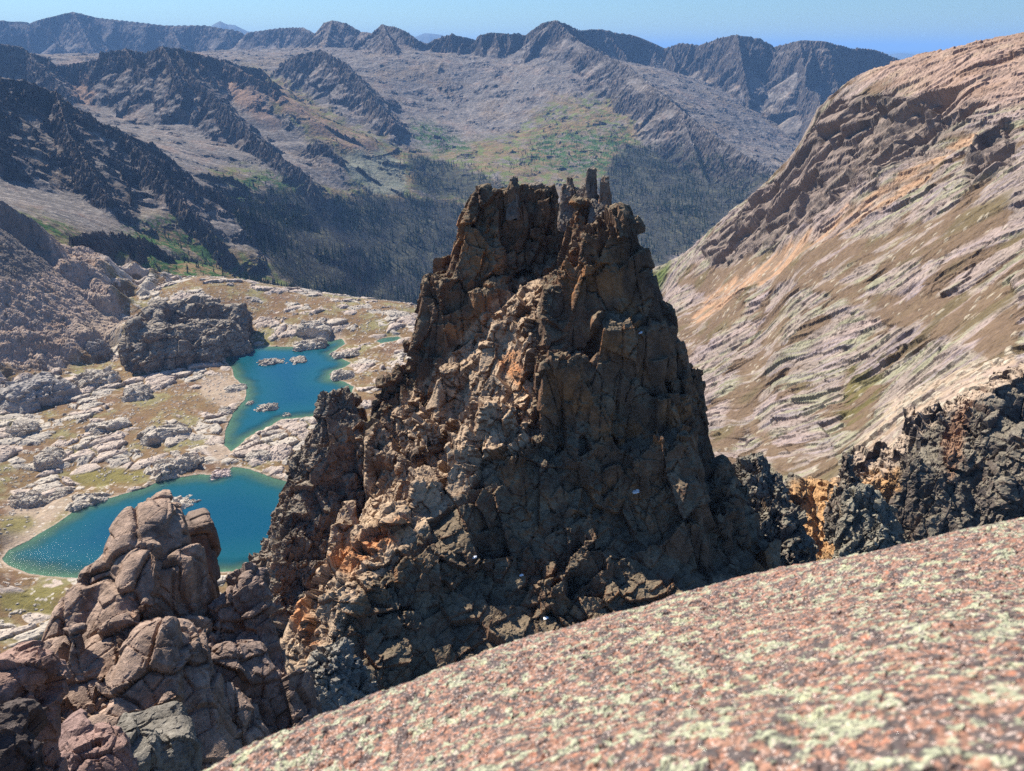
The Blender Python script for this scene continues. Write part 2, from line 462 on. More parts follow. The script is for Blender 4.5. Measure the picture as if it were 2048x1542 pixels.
def build_far():
    NA, NR = 1700, 1150
    az = np.radians(np.linspace(-47, 41, NA)); 
    q = np.linspace(0, 1, NR); r = 1290 * (10500 / 1290) ** q
    A, R = np.meshgrid(az, r)
    X = (R * np.sin(A)).astype(np.float64); Y = (R * np.cos(A)).astype(np.float64)
    B = base_far(X, Y)
    B = B + (14 * fbm2(X / 420, Y / 420, 5, 11) + 11 * np.maximum(fbm2(X / 190, Y / 190, 4, 12, ridged=True), 0) * sstep(3600, 4300, R)) * sstep(1300, 2600, R)
    H = ridge_height(X, Y, B)
    H = spur_height(X, Y, H)
    over = np.clip(H - B, 0, 200)
    n = grid_normals(X, Y, H); cl = sstep(.80, .62, n[..., 2])
    va, ti, ed = cell2(X / 34 + .3 * vn2(X / 60, Y / 60, 3), Y / 34, 21)
    vb, tb, eb = cell2(X / 13, Y / 13, 22)
    ob = sstep(.08, .26, fbm2(X / 150, Y / 105, 4, 61)) * (1 - cl) * sstep(2300, 3200, R)
    H = H + ob * (6 * np.maximum(va, -.2) + 9 * ti + 3 * tb)
    H = H + cl * (6 * va + 11 * ti + 4 * vb + 5 * tb) * .8
    H = H + 5.0 * fbm2(X / 60, Y / 60, 4, 31, ridged=True) * (.10 + 1.1 * cl) + 1.6 * fbm2(X / 14, Y / 14, 2, 37) * (.12 + cl)
    # streaks running down the slopes
    gx = n[..., 0]; gy = n[..., 1]; gl = np.hypot(gx, gy) + 1e-6; gx = gx / gl; gy = gy / gl
    L1 = 0; L2 = 0
    for q in range(-4, 5):
        L1 = L1 + vn2((X + gx * q * 22) / 17, (Y + gy * q * 22) / 17, 301)
        L2 = L2 + vn2((X + gx * q * 9) / 7, (Y + gy * q * 9) / 7, 302)
    L1 = L1 / 3.2; L2 = L2 / 3.2
    H = H + cl * (10 * L1 + 5 * L2) + (1 - cl) * sstep(.99, .9, n[..., 2]) * (1.6 * L1 + .5 * L2)
    n = grid_normals(X, Y, H); nz = n[..., 2]
    U, V = proj(X, Y, H)
    U2 = U + 14 * vn2(X / 70, Y / 70, 41) + 6 * vn2(X / 22, Y / 22, 42); V2 = V + 8 * vn2(X / 70 + 9, Y / 70, 43) + 4 * vn2(X / 22, Y / 22, 45)
    N1 = fbm2(X / 180, Y / 180, 4, 51); N2 = fbm2(X / 45, Y / 45, 4, 52); N3 = vn2(X / 9, Y / 9, 53)
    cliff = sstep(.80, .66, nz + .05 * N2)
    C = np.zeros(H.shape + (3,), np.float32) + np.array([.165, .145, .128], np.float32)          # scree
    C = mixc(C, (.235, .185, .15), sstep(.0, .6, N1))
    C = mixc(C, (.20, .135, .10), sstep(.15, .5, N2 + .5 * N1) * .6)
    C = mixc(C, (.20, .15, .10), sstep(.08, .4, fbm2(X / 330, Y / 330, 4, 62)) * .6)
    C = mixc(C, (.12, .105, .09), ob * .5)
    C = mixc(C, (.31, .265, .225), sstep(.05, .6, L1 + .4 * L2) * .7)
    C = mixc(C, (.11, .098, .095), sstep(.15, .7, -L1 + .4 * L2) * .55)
    grass = polymask([[(560,190),(640,230),(760,280),(870,310),(960,280),(1100,250),(1250,240),(1300,320),(1200,380),(1000,390),(900,420),(820,400),(640,400),(560,380),(480,380),(400,350),(480,330),(600,370),(700,380),(690,310),(600,260),(540,200)],
                      [(0,420),(100,440),(230,500),(300,450),(420,470),(520,520),(640,560),(640,620),(400,620),(250,590),(120,520)],
                      [(470,120),(560,160),(700,250),(780,280),(700,300),(600,230),(520,170)], [(1100,200),(1220,190),(1280,260),(1150,300),(1000,300)]], 8)
    g = sample(grass, U2, V2)
    sc_patch = sample(polymask([[(690,300),(760,300),(800,330),(815,380),(740,388),(700,360)]], 3), U2, V2)
    C = mixc(C, (.20, .14, .07), g * sstep(-.5, .2, N1 + N2 * .4) * .95)
    C = mixc(C, (.14, .155, .055), g * sstep(.0, .45, N2 * 1.2 - .3 * N1 + .1))
    C = mixc(C, (.20, .20, .15), sc_patch * .9)
    shr = sample(polymask([[(560,345),(640,380),(500,395),(430,350)],[(820,240),(870,250),(960,300),(880,310),(820,280)],[(1080,270),(1250,260),(1290,330),(1180,350),(1050,330)],
                           [(430,340),(520,390),(480,430),(440,390)],[(240,450),(330,430),(420,470),(520,560),(640,590),(600,620),(440,600),(300,540)],[(0,420),(120,440),(180,480),(60,470)]], 6), U2, V2)
    C = mixc(C, (.055, .10, .035), shr * sstep(-.12, .12, N2 + .6 * N3 - .02))
    fo = sample(polymask(FOREST, 4), U2, V2)
    C = mixc(C, (.048, .05, .038), fo * .92)
    C = mixc(C, (.14, .13, .075), fo * sstep(.15, .5, N2 + .5 * N3) * .6)
    rust = sample(polymask([[(430,120),(560,170),(640,240),(760,290),(740,310),(640,270),(560,210)],[(360,105),(400,110),(520,190),(560,260),(520,240),(440,170)],[(120,130),(170,130),(200,220),(150,200)]], 5), U2, V2)
    C = mixc(C, (.27, .175, .12), rust * .8)
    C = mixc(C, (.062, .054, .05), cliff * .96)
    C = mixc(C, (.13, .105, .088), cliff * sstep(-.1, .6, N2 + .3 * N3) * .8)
    C = mixc(C, (.15, .13, .115), fo * 0)
    C *= (1 + (.08 + .12 * cliff) * N3 + .08 * vn2(X / 4.5, Y / 4.5, 54))[..., None]
    up = polymask([[(-200,0),(2250,0),(2250,600),(-200,600)]], 0)
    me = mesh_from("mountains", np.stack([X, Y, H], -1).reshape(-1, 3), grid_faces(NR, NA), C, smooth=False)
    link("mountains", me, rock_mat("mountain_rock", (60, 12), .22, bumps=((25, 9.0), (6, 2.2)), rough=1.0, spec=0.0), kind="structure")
    return az, r, H
AZF, RF, HF = build_far()
print("far", time.time() - T0)
def far_z(x, y):
    a = np.arctan2(x, y); r = np.hypot(x, y)
    i = np.clip((a - AZF[0]) / (AZF[1] - AZF[0]), 0, len(AZF) - 1.001)
    j = np.clip(np.log(r / RF[0]) / math.log(RF[1] / RF[0]), 0, len(RF) - 1.001)
    i0 = i.astype(int); j0 = j.astype(int); fi = i - i0; fj = j - j0
    return (HF[j0, i0] * (1 - fi) * (1 - fj) + HF[j0, i0 + 1] * fi * (1 - fj) + HF[j0 + 1, i0] * (1 - fi) * fj + HF[j0 + 1, i0 + 1] * fi * fj)

# far hills beyond and the plain to the horizon
def build_hills():
    m = rock_mat("hill_rock", (400,), .2, rough=1.0, spec=0)
    for nm, pts, depth in (("hills", [(405,72),(425,50),(440,42),(455,49),(470,50),(485,58),(500,64),(520,80)], 21000), ("hills", [(820,78),(850,66),(880,69),(900,76)], 24000),
                           ("hills", [(1740,122),(1780,108),(1800,106),(1830,108),(1900,107),(2000,110),(2100,120)], 32000),
                           ("hills", [(1500,112),(1600,106),(1700,104),(1800,103),(1900,103),(2000,104),(2100,104),(2200,110)], 60000)):
        us = np.linspace(pts[0][0], pts[-1][0], 140)
        vs = np.interp(us, [p[0] for p in pts], [p[1] for p in pts]) + .7 * vn2(us / 9, us * 0, 9)
        P = np.array([at(u, v, depth) for u, v in zip(us, vs)])
        rows = []
        for k, (off, dz) in enumerate([(-.16, -2600), (-.08, -700), (-.03, -180), (0, 0), (.03, -200), (.12, -1800)]):
            s = 1 + off
            z = P[:, 2] + dz * depth / 21000 * (1 + .25 * vn2(us / 14, us * 0 + k, 77)) if dz else P[:, 2]
            rows.append(np.c_[P[:, 0] * s, P[:, 1] * s, z])
        V = np.array(rows); n_, m_ = V.shape[:2]
        me = mesh_from(nm, V.reshape(-1, 3), grid_faces(n_, m_), np.tile(np.array([[.10, .11, .10]]), (n_ * m_, 1)), smooth=True)
        link(nm, me, m, kind="structure")
    a = np.linspace(0, 2 * np.pi, 97)[:-1]
    V = np.r_[[[0, 0, -1900]], np.c_[90000 * np.cos(a), 90000 * np.sin(a), a * 0 - 1900]]
    F = np.array([[0, 1 + i, 1 + (i + 1) % 96] for i in range(96)])
    me = mesh_from("ground", V, F, np.tile(np.array([[.12, .12, .09]]), (97, 1)))
    link("ground", me, m, kind="structure")
build_hills()
# ------------------------------------------------------------------ lake basin and the slab mountainside
LZ1, LZ2 = -397.0, -400.0
UPPER = [(455,702),(490,691),(540,693),(590,694),(640,686),(683,678),(690,688),(664,704),(672,712),(700,726),(690,734),(662,744),(660,757),(690,764),(708,774),(700,792),(650,830),(590,836),(562,838),(545,850),(520,862),(490,878),(478,892),(462,902),(447,890),(450,862),(466,826),(476,814),(490,800),(492,778),(482,766),(470,755),(462,735),(450,720)]
LOWER = [(150,1016),(200,1002),(240,990),(290,976),(330,958),(400,949),(440,951),(466,934),(500,938),(540,953),(640,985),(700,1040),(660,1130),(560,1150),(480,1142),(430,1145),(340,1152),(150,1156),(60,1146),(18,1132),(4,1118),(18,1100),(60,1080),(110,1050),(140,1028)]
POND = [(752,682),(768,676),(796,673),(804,677),(784,683),(762,686)]
UPW = [tuple(atz(u, v, LZ1)[:2]) for u, v in UPPER]
LOW = [tuple(atz(u, v, LZ2)[:2]) for u, v in LOWER]
PDW = [tuple(atz(u, v, LZ1 + 2)[:2]) for u, v in POND]
mid_pts = []
for u, v, z in [(60,1080,-399),(300,975,-399),(540,953,-399),(60,1146,-399),(440,1146,-399),(300,1250,-396),(0,1250,-396),(0,1400,-386),(600,1200,-394),(500,1350,-390),
                (455,702,-396),(590,694,-396),(683,678,-396),(708,774,-396),(560,838,-397),(450,720,-396),(450,860,-396),(800,690,-394),(800,800,-394),(750,900,-396),
                (300,850,-395),(150,850,-396),(0,900,-393),(150,760,-392),(300,740,-392),(230,690,-386),(600,640,-380),(750,640,-384),(820,650,-388),
                (250,650,-378),(520,640,-384),(0,1000,-396),(0,780,-388)]:
    mid_pts.append(atz(u, v, z))
for u, v, r in [(0,460,1330),(100,530,1350),(200,590,1400),(0,600,1190),(120,640,1180),(240,660,1150),(-150,600,1180),(-150,470,1300),(-150,750,1060),(-400,600,1150),(-400,750,1050),(-400,1000,700),(300,588,1390),
                (400,586,1250),(520,589,1240),(600,592,1235),(700,600,1225),(830,612,1210),(900,640,1180),
                # mountainside
                (2048,65,650),(1960,80,670),(1900,95,690),(1770,130,740),(1680,175,790),(1640,215,810),(1605,290,800),(1560,335,820),(1500,390,850),(1440,440,880),(1390,490,920),(1310,532,1000),
                (2048,300,480),(2048,500,370),(2048,640,310),(1950,200,600),(1800,300,600),(1800,500,480),(1650,400,640),(1700,300,700),(1500,500,740),(1650,600,500),(1800,680,380),(1500,650,600),(1400,600,760),(1350,650,740),
                (1380,760,580),(1500,800,450),(1650,800,380),(1450,900,400),(1600,930,330),(1800,850,290),(1350,1000,340),(1700,1000,280),(2048,760,265),(1950,800,265),(1300,620,900),(1250,700,760),(2200,65,640),(2200,300,450),(2200,600,300),(2200,760,250),(1250,950,420)]:
    mid_pts.append(at(u, v, r))
# the far side of the crests falls away
for u, v, r, dz in [(2048,65,650,-10),(1900,95,690,-60),(1770,130,740,-110),(1680,175,790,-160),(1605,290,800,-200),(1500,390,850,-200),(1390,490,920,-200),(1310,532,1000,-160),
                    (400,586,1250,-60),(600,592,1235,-90),(830,612,1210,-90),(200,590,1400,-40),(0,460,1330,-60),(100,530,1350,-60)]:
    p = at(u, v, r); k = (r + 190) / r
    mid_pts.append((p[0] * k, p[1] * k, p[2] + dz))
for u in (300, 450, 600, 750, 900, 1050):
    for r_, z_ in ((1500, -560), (1640, -660), (1900, -760)):
        p = at(u, 771, r_); mid_pts.append((p[0], p[1], z_ + (90 if u == 300 else 0)))
base_mid = TPS(mid_pts, 1e-6)

SAND = polymask([[(60,1085),(150,1015),(180,1000),(80,1000),(20,1010),(0,1060),(0,1130)],[(445,745),(480,770),(490,800),(450,815),(400,790),(400,760)],[(200,610),(250,640),(235,700),(200,700),(150,670)],[(600,670),(680,660),(690,680),(600,690)],[(430,880),(470,905),(440,930),(400,900)]], 5)
BOG = polymask([[(0,1035),(60,1030),(75,1050),(40,1065),(0,1065)],[(0,1180),(120,1180),(250,1230),(120,1240),(0,1220)],[(230,930),(300,940),(280,965),(160,975),(130,950)],[(560,690),(460,690),(440,700),(540,680)],[(1720,640),(1790,640),(1770,720),(1700,810),(1680,790)]], 4)
TALUSL = polymask([[(-200,380),(0,400),(100,500),(220,580),(250,640),(200,700),(120,740),(0,740),(-200,760)]], 6)
KNOLL = polymask([[(250,620),(280,590),(340,575),(420,572),(500,588),(500,620),(470,680),(380,690),(250,670)]], 2)
ORANGE = polymask([[(1400,600),(1500,530),(1640,430),(1780,310),(1860,230),(1940,180),(2000,160),(1900,245),(1800,335),(1650,460),(1520,560),(1430,630),(1380,660)]], 3)
CRAG = polymask([[(1600,300),(1640,215),(1690,170),(1900,110),(2000,110),(1850,230),(1760,300),(1650,400),(1560,470),(1440,530),(1400,500),(1500,400)],[(1990,180),(2048,150),(2048,260),(1950,300),(1960,240)]], 6)
GRASSR = polymask([[(1350,560),(1600,470),(1800,410),(2048,300),(2048,380),(1800,470),(1600,540),(1420,590)],[(1340,640),(1450,600),(1500,620),(1380,720),(1345,720)],[(1500,545),(1800,530),(2048,490),(2048,600),(1900,590),(1700,570)],
                   [(1540,920),(1600,880),(1700,890),(1680,960),(1560,960)],[(1420,900),(1500,720),(1560,620),(1580,625),(1530,760),(1440,920)],[(1480,800),(1500,800),(1580,920),(1550,920)],[(1700,700),(1780,700),(1740,820),(1700,810)],[(1880,560),(2048,540),(2048,680),(1960,650)]], 4)
RUBR = polymask([[(1800,740),(2048,640),(2048,800),(1850,850),(1700,960),(1640,970),(1700,900)]], 6)

KN = [at(*p) for p in [(268,608,1125),(300,588,1130),(345,577,1135),(420,574,1140),(500,590,1150)]]
def mid_surface(X, Y, right):
    R = np.hypot(X, Y)
    H = base_mid(X, Y)
    U, V = proj(X, Y, H)
    if not right:
        for pts, w1, sl in (([(-120,392,1400),(0,402,1390),(60,434,1380),(108,484,1360),(135,524,1330)], 45, 1.5), ([(-60,600,1190),(20,560,1230),(70,575,1230)], 14, 1.2)):
            Q_ = [at(*p) for p in pts]
            for a, b in zip(Q_[:-1], Q_[1:]):
                ex, ey = b[0] - a[0], b[1] - a[1]; Ls = math.hypot(ex, ey)
                t = np.clip(((X - a[0]) * ex + (Y - a[1]) * ey) / Ls ** 2, 0, 1)
                d = np.hypot(X - a[0] - t * ex, Y - a[1] - t * ey) * (1 + .3 * fbm2(X / 50, Y / 50, 2, 8))
                H = np.maximum(H, a[2] + t * (b[2] - a[2]) - np.where(d < w1, d * sl, w1 * sl + (d - w1) * .62) + 4 * fbm2(X / 18, Y / 18, 3, 6))
        # the dark knoll
        kh = np.full(X.shape, -1e9); s0 = 0
        for a, b in zip(KN[:0], KN[:0]):
            ex, ey = b[0] - a[0], b[1] - a[1]; Ls = math.hypot(ex, ey)
            t = np.clip(((X - a[0]) * ex + (Y - a[1]) * ey) / Ls ** 2, 0, 1)
            d = np.hypot(X - a[0] - t * ex, Y - a[1] - t * ey)
            d = d * (1 + .25 * vn2((s0 + t * Ls) / 22, d / 60, 7))
            kh = np.maximum(kh, a[2] + t * (b[2] - a[2]) - np.where(d < 20, d * 1.9, 38 + (d - 20) * .85)); s0 += Ls
        kn = sstep(-4, 6, kh - H); H = np.maximum(H, kh)
        dU = polydist(UPW, X, Y); dL = polydist(LOW, X, Y); dP = polydist(PDW, X, Y)
        wob = 4 * fbm2(X / 22, Y / 22, 3, 61)
        dU = dU + wob * .6; dL = dL + wob * .4
        shore = np.maximum(np.maximum(dU, dL), dP)
        tal = sample(TALUSL, U, V)
        # outcrops
        N = fbm2(X / 62 + .3 * Y / 62, Y / 46, 4, 71) + .5 * vn2(X / 170, Y / 130, 70)
        N2 = fbm2(X / 21, Y / 16, 3, 72)
        eP = X * .80 + Y * .60; eQ = -X * .60 + Y * .80
        va, ti, ed = cell2(eP / 30 + .3 * vn2(X / 30, Y / 30, 74), eQ / 16 + .3 * vn2(X / 30 + 5, Y / 30, 75), 73)
        vb, tb, eb = cell2(X / 7.0, Y / 6.0, 76)
        m = sstep(-.06, .13, N + .30 * va + .16 * N2 - .06)
        m *= sstep(.03, .13, ed) * (1 - sstep(-9, 2, shore + 7 * N2)) * (1 - tal * .75) * (1 - .8 * sample(SAND, U, V)) * (1 - .8 * sample(BOG, U, V))
        kn_r = np.clip(kn, 0, 1)
        dome = np.sqrt(np.clip(ed / .45, 0, 1))
        bump = m * (dome * (1.8 + 1.6 * va) + 4.2 * ti + .35 * vb + .9 * tb + 2.2 * N + .45 * vn2(eP / 14, eQ / 1.9, 86))
        H = H + np.maximum(bump, 0) * .95
        H = H + kn_r * (6 * va + 9 * ti + 3.5 * vb * 1.2 + 4 * tb + 5 * fbm2(X / 16, Y / 16, 3, 85, ridged=True))
        H = H + .5 * fbm2(X / 9, Y / 9, 3, 77) * (1 + tal * 3.5) + tal * (2.2 * vb * (vb > .3) + 2.2 * fbm2(X / 60, Y / 60, 3, 78, ridged=True))
        # small stones
        vs, ts, es = cell2(X / 2.8 + .5 * vn2(X / 5, Y / 5, 88), Y / 2.8, 79)
        st = (vs > .85 - 1.0 * tal - .5 * sstep(-.1, .5, fbm2(X / 25, Y / 25, 3, 87))) * sstep(.05, .35, es)
        H = H + st * (.5 + .4 * vs) * (1 - sstep(-3, 1, shore))
        # shores and lake floor
        lvl = np.where(dU > dL, LZ1, LZ2); lvl = np.where(dP > np.maximum(dU, dL), LZ1 + 2, lvl)
        bed = lvl - np.clip(shore, 0, 60) * .16 - .25 + .9 * N2 * sstep(0, 12, shore)
        bank = lvl + .15 + np.clip(-shore, 0, 200) * .10 + .5 * fbm2(X / 12, Y / 12, 3, 80)
        w = sstep(-26, 0, shore)
        H = np.where(shore > 0, bed, lerp(H, np.minimum(H, bank + m * 3.5), w))
        H = np.where((shore > 0) | (shore < -45), H, np.maximum(H, lvl + .12 * sstep(0, -4, shore) - .3 * np.clip(-shore - 25, 0, 20)))
        n = grid_normals(X, Y, H); nz = n[..., 2]
        G1 = fbm2(X / 50, Y / 50, 4, 81); G2 = fbm2(X / 9, Y / 9, 3, 82)
        C = np.zeros(H.shape + (3,), np.float32) + np.array([.175, .112, .055], np.float32)
        C = mixc(C, (.21, .19, .085), sstep(.0, .35, G1 + .3 * G2) * .8)
        C = mixc(C, (.15, .085, .055), sstep(.05, .4, -G1 + .3 * G2) * .7)
        C = mixc(C, (.30, .24, .17), sstep(.1, .5, G2) * .55)
        C = mixc(C, (.345, .25, .19), tal * sstep(-.5, .3, G2 + .3) * .9)
        C = mixc(C, (.38, .31, .255), tal * st * .6)
        C = mixc(C, (.28, .18, .12), tal * sstep(.15, .45, G1) * .7)
        C = mixc(C, (.34, .26, .19), sample(SAND, U, V) * .85)
        C = mixc(C, (.165, .14, .045), sample(BOG, U, V) * sstep(-.5, .1, G1 + .2) * .9)
        C = mixc(C, (.46, .40, .33), st * (1 - tal) * .9)
        rock = np.array([.43, .37, .295], np.float32)
        C = mixc(C, rock, sstep(.2, .5, m))
        C = mixc(C, (.46, .35, .28), sstep(.2, .5, m) * sstep(.1, .5, va) * .6)
        C = mixc(C, (.30, .27, .23), sstep(.2, .5, m) * sstep(.05, .02, eb) * .8)
        C = mixc(C, (.25, .215, .185), kn_r * .9)
        C = mixc(C, (.33, .25, .17), kn_r * sstep(.9, .97, nz) * .8)
        C = mixc(C, (.40, .31, .235), sstep(-4, -1, shore) * (shore < 0) * (1 - m) * .7)
        C = mixc(C, (.28, .25, .15), (shore > 0) * 1.0)
        C = mixc(C, (.13, .115, .10), sample(polymask([[(0,398),(60,430),(110,480),(135,525),(60,560),(0,560)]], 3), U, V) * .75)  # dark rock of the left crest, its shade put into the colour
        depth = np.where(shore > 0, lvl - H, 0)
        C *= (1 + .14 * vn2(X / 2.2, Y / 2.2, 84) + .10 * G2)[..., None]
        return X, Y, H, C
    # ---- mountainside of slabs
    e = np.array([-.66, .75]); f = np.array([.75, .66])
    P = X * e[0] + Y * e[1]; Q = X * f[0] + Y * f[1]
    wq = 2.5 * vn2(P / 80, Q / 60, 90)
    crag = sample(CRAG, U, V); rub = sample(RUBR, U, V); gr = sample(GRASSR, U + 12 * vn2(X / 20, Y / 20, 91), V + 9 * vn2(X / 20 + 7, Y / 20, 92)); oc = sample(ORANGE, U + 16 * vn2(X / 14, Y / 14, 93), V)
    va, ti, ed = cell2(P / 46, (Q + wq) / 11, 94)
    vb, tb, eb = cell2(P / 17, (Q + wq) / 4.2, 95)
    vc, tc_, ec = cell2(P / 6.0, (Q + wq) / 1.9, 96)
    vd, td, ed2 = cell2(X / 22, Y / 22, 97)
    N1 = fbm2(P / 80, Q / 45, 4, 98); N2 = fbm2(P / 26, Q / 8, 4, 99)
    amp = 1 - .75 * np.clip(gr + rub * .8, 0, 1)
    H = H + 11 * fbm2(X / 130, Y / 130, 3, 100)
    n0 = grid_normals(X, Y, H)
    ve, te, ee = cell2(P / 70 + 3, (Q + wq) / 26, 131)
    vs, ts, es = cell2(X / 2.6, Y / 2.6, 103)
    st = (vs > .86 - .4 * rub + .25 * vn2(X / 20, Y / 20, 121)) * sstep(.05, .3, es) * np.clip(gr * .7 + rub + oc * .5, 0, 1)
    D = amp * (1.2 * va + 2.2 * ti + 1.0 * vb + 1.7 * tb + .45 * vc + .7 * tc_)
    D = D + crag * (3 * va + 6 * ti + 4 * ve + 9 * te + 4 * vd + 8 * td + 2.4 * vb + 4 * tb)
    D = D - oc * 3.5 + .35 * fbm2(X / 4, Y / 4, 2, 102) + st * .8
    for q in range(2):
        D = (np.roll(D, 1, 0) + np.roll(D, -1, 0) + np.roll(D, 1, 1) + np.roll(D, -1, 1) + (6 - 3 * q) * D) / (10 - 3 * q) if q == 0 else lerp(D, (np.roll(D, 1, 0) + np.roll(D, -1, 0) + np.roll(D, 1, 1) + np.roll(D, -1, 1) + 2 * D) / 6, crag)
    edge = np.minimum(sstep(0, 12, np.arange(H.shape[0])), sstep(0, 12, H.shape[0] - 1 - np.arange(H.shape[0])))[:, None]
    D = D * edge
    X = X + n0[..., 0] * D; Y = Y + n0[..., 1] * D; H = H + n0[..., 2] * D
    # the skyline of the slope: level the crest to its height above the valley
    tgt = np.array([(2200,50),(2048,65),(1960,80),(1900,97),(1840,108),(1770,130),(1720,150),(1680,178),(1640,215),(1618,250),(1605,290),(1560,338),(1500,392),(1440,442),(1390,492),(1340,520),(1300,545)], float)
    tp = np.array([at(u, v, 1.0) for u, v in tgt]); ta = np.arctan2(tp[:, 0], tp[:, 1]); azc = np.linspace(math.radians(5.5), math.radians(43), X.shape[1]); o_ = np.argsort(ta)
    want = np.interp(azc, ta[o_], tp[o_, 2]); tanel = H / R; have = np.where(R > 420, tanel, -9).max(0)
    dl = have - want; kx = np.hanning(83); kx /= kx.sum(); dl = np.convolve(np.pad(dl, 41, mode='edge'), kx, 'valid')
    dl = np.where(azc > ta.min(), dl, 0)
    H = H - R * dl[None] * sstep(.0, .30, (R - 300) / 900 + .15)
    n = grid_normals(X, Y, H); nz = n[..., 2]
    C = np.zeros(H.shape + (3,), np.float32) + np.array([.26, .205, .168], np.float32)
    C = mixc(C, (.255, .235, .155), sstep(-.05, .28, N2 + .35 * N1 + .15 * vb))          # pale yellow-green lichen
    C = mixc(C, (.31, .235, .205), sstep(.0, .35, -N1 + .4 * va) * .75)
    C = mixc(C, (.25, .205, .21), sstep(.2, .4, vn2(P / 40, (Q + wq) / 1.6, 104)) * .7)
    C = mixc(C, (.12, .09, .07), np.maximum(sstep(.05, .01, eb) * .75, sstep(.04, .01, ed2) * .5))
    veg = sstep(.10, .22, fbm2(P / 40, Q / 16, 4, 105) + .25 * gr - .02) * (1 - crag)
    C = mixc(C, (.135, .09, .056), np.clip(veg + gr * sstep(-.22, .02, N2 + .5 * vn2(X / 30, Y / 30, 130)), 0, 1) * .93)
    C = mixc(C, (.105, .09, .042), np.clip(veg + gr, 0, 1) * sstep(.2, .5, vn2(X / 24, Y / 24, 106)) * .5)
    C = mixc(C, (.115, .10, .035), sample(BOG, U + 20 * N2, V + 10 * vn2(X / 9, Y / 9, 120)) * sstep(-.35, .1, vn2(X / 11, Y / 11, 133)) * .8)
    C = mixc(C, (.38, .28, .20), rub * sstep(-.4, .2, N2) * .8)
    C = mixc(C, (.235, .18, .145), crag * .85)
    C = mixc(C, (.13, .105, .09), crag * sstep(-.1, .4, N2) * .75)
    C = mixc(C, (.38, .215, .12), sstep(.25, .8, oc) * sstep(-.1, .25, N2 + .1) * .8)
    C = mixc(C, (.32, .22, .15), oc * .35)
    C = mixc(C, (.42, .36, .27), st * .8)
    top = sstep(150, 90, V) * sstep(1500, 1750, U)
    C = mixc(C, (.34, .225, .165), top * .7)
    C = mixc(C, (.10, .12, .04), sample(polymask([[(1285,545),(1345,520),(1330,560),(1300,600),(1285,590)]], 2), U, V))
    C *= (1 + .16 * vn2(X / 1.7, Y / 1.7, 107) + .1 * N2)[..., None]
    return X, Y, H, C

rock_mid = rock_mat("basin_rock", (14, 2.5), .16, bumps=((5, 1.3), (1.3, .4)), rough=.95, spec=.05, )
def build_mid(name, a0, a1, NA, r0, r1, NR, right):
    az = np.radians(np.linspace(a0, a1, NA)); r = r0 * (r1 / r0) ** np.linspace(0, 1, NR)
    A, R = np.meshgrid(az, r); X = R * np.sin(A); Y = R * np.cos(A)
    X, Y, H, C = mid_surface(X, Y, right)
    me = mesh_from(name, np.stack([X, Y, H], -1).reshape(-1, 3), grid_faces(NR, NA), C)
    link(name, me, rock_mid, kind="structure")
    return az, r, H
AZB, RB, HB = build_mid("lake_basin", -46, 6, 1150, 380, 1700, 950, False)
AZM, RM, HM = build_mid("mountainside", 5.5, 43, 1000, 200, 1150, 1050, True)
print("mid", time.time() - T0)
def grid_z(x, y, AZ, RR, HH):
    a = np.arctan2(x, y); r = np.hypot(x, y)
    i = np.clip((a - AZ[0]) / (AZ[1] - AZ[0]), 0, len(AZ) - 1.001); j = np.clip(np.log(r / RR[0]) / math.log(RR[1] / RR[0]), 0, len(RR) - 1.001)
    return HH[np.round(j).astype(int), np.round(i).astype(int)]

# ------------------------------------------------------------------ water
def water_mat():
    m, t, b, o = nodes("lake_water"); L = t.links.new
    tc = t.nodes.new("ShaderNodeTexCoord")
    dp = t.nodes.new("ShaderNodeAttribute"); dp.attribute_name = "depth"
    cr = t.nodes.new("ShaderNodeValToRGB"); L(dp.outputs["Fac"], cr.inputs[0])
    cr.color_ramp.elements[0].position = 0.0; cr.color_ramp.elements[0].color = (.07, .09, .055, 1)
    cr.color_ramp.elements[1].position = 1.0; cr.color_ramp.elements[1].color = (.003, .056, .092, 1)
    k = cr.color_ramp.elements.new(.3); k.color = (.007, .072, .088, 1)
    L(cr.outputs[0], b.inputs["Base Color"])
    b.inputs["Roughness"].default_value = .09; b.inputs["IOR"].default_value = 1.33
    n1 = t.nodes.new("ShaderNodeTexNoise"); n1.inputs["Scale"].default_value = 4.0; n1.inputs["Detail"].default_value = 3; n1.inputs["Roughness"].default_value = .7
    L(tc.outputs["Object"], n1.inputs["Vector"])
    bp = t.nodes.new("ShaderNodeBump"); bp.inputs["Distance"].default_value = .066
    n2 = t.nodes.new("ShaderNodeTexNoise"); n2.inputs["Scale"].default_value = .02; n2.inputs["Detail"].default_value = 2
    L(tc.outputs["Object"], n2.inputs["Vector"])
    L(n1.outputs["Fac"], bp.inputs["Height"]); L(bp.outputs[0], b.inputs["Normal"])
    tr = t.nodes.new("ShaderNodeBsdfTransparent"); tr.inputs[0].default_value = (.55, .85, .85, 1)
    mx = t.nodes.new("ShaderNodeMixShader")
    mr = t.nodes.new("ShaderNodeMapRange"); mr.inputs["From Min"].default_value = 0; mr.inputs["From Max"].default_value = .42
    mr.inputs["To Min"].default_value = .12; mr.inputs["To Max"].default_value = 1
    L(dp.outputs["Fac"], mr.inputs["Value"]); L(mr.outputs[0], mx.inputs[0])
    L(tr.outputs[0], mx.inputs[1]); L(b.outputs[0], mx.inputs[2]); L(mx.outputs[0], o.inputs["Surface"])
    return m
wm = water_mat()
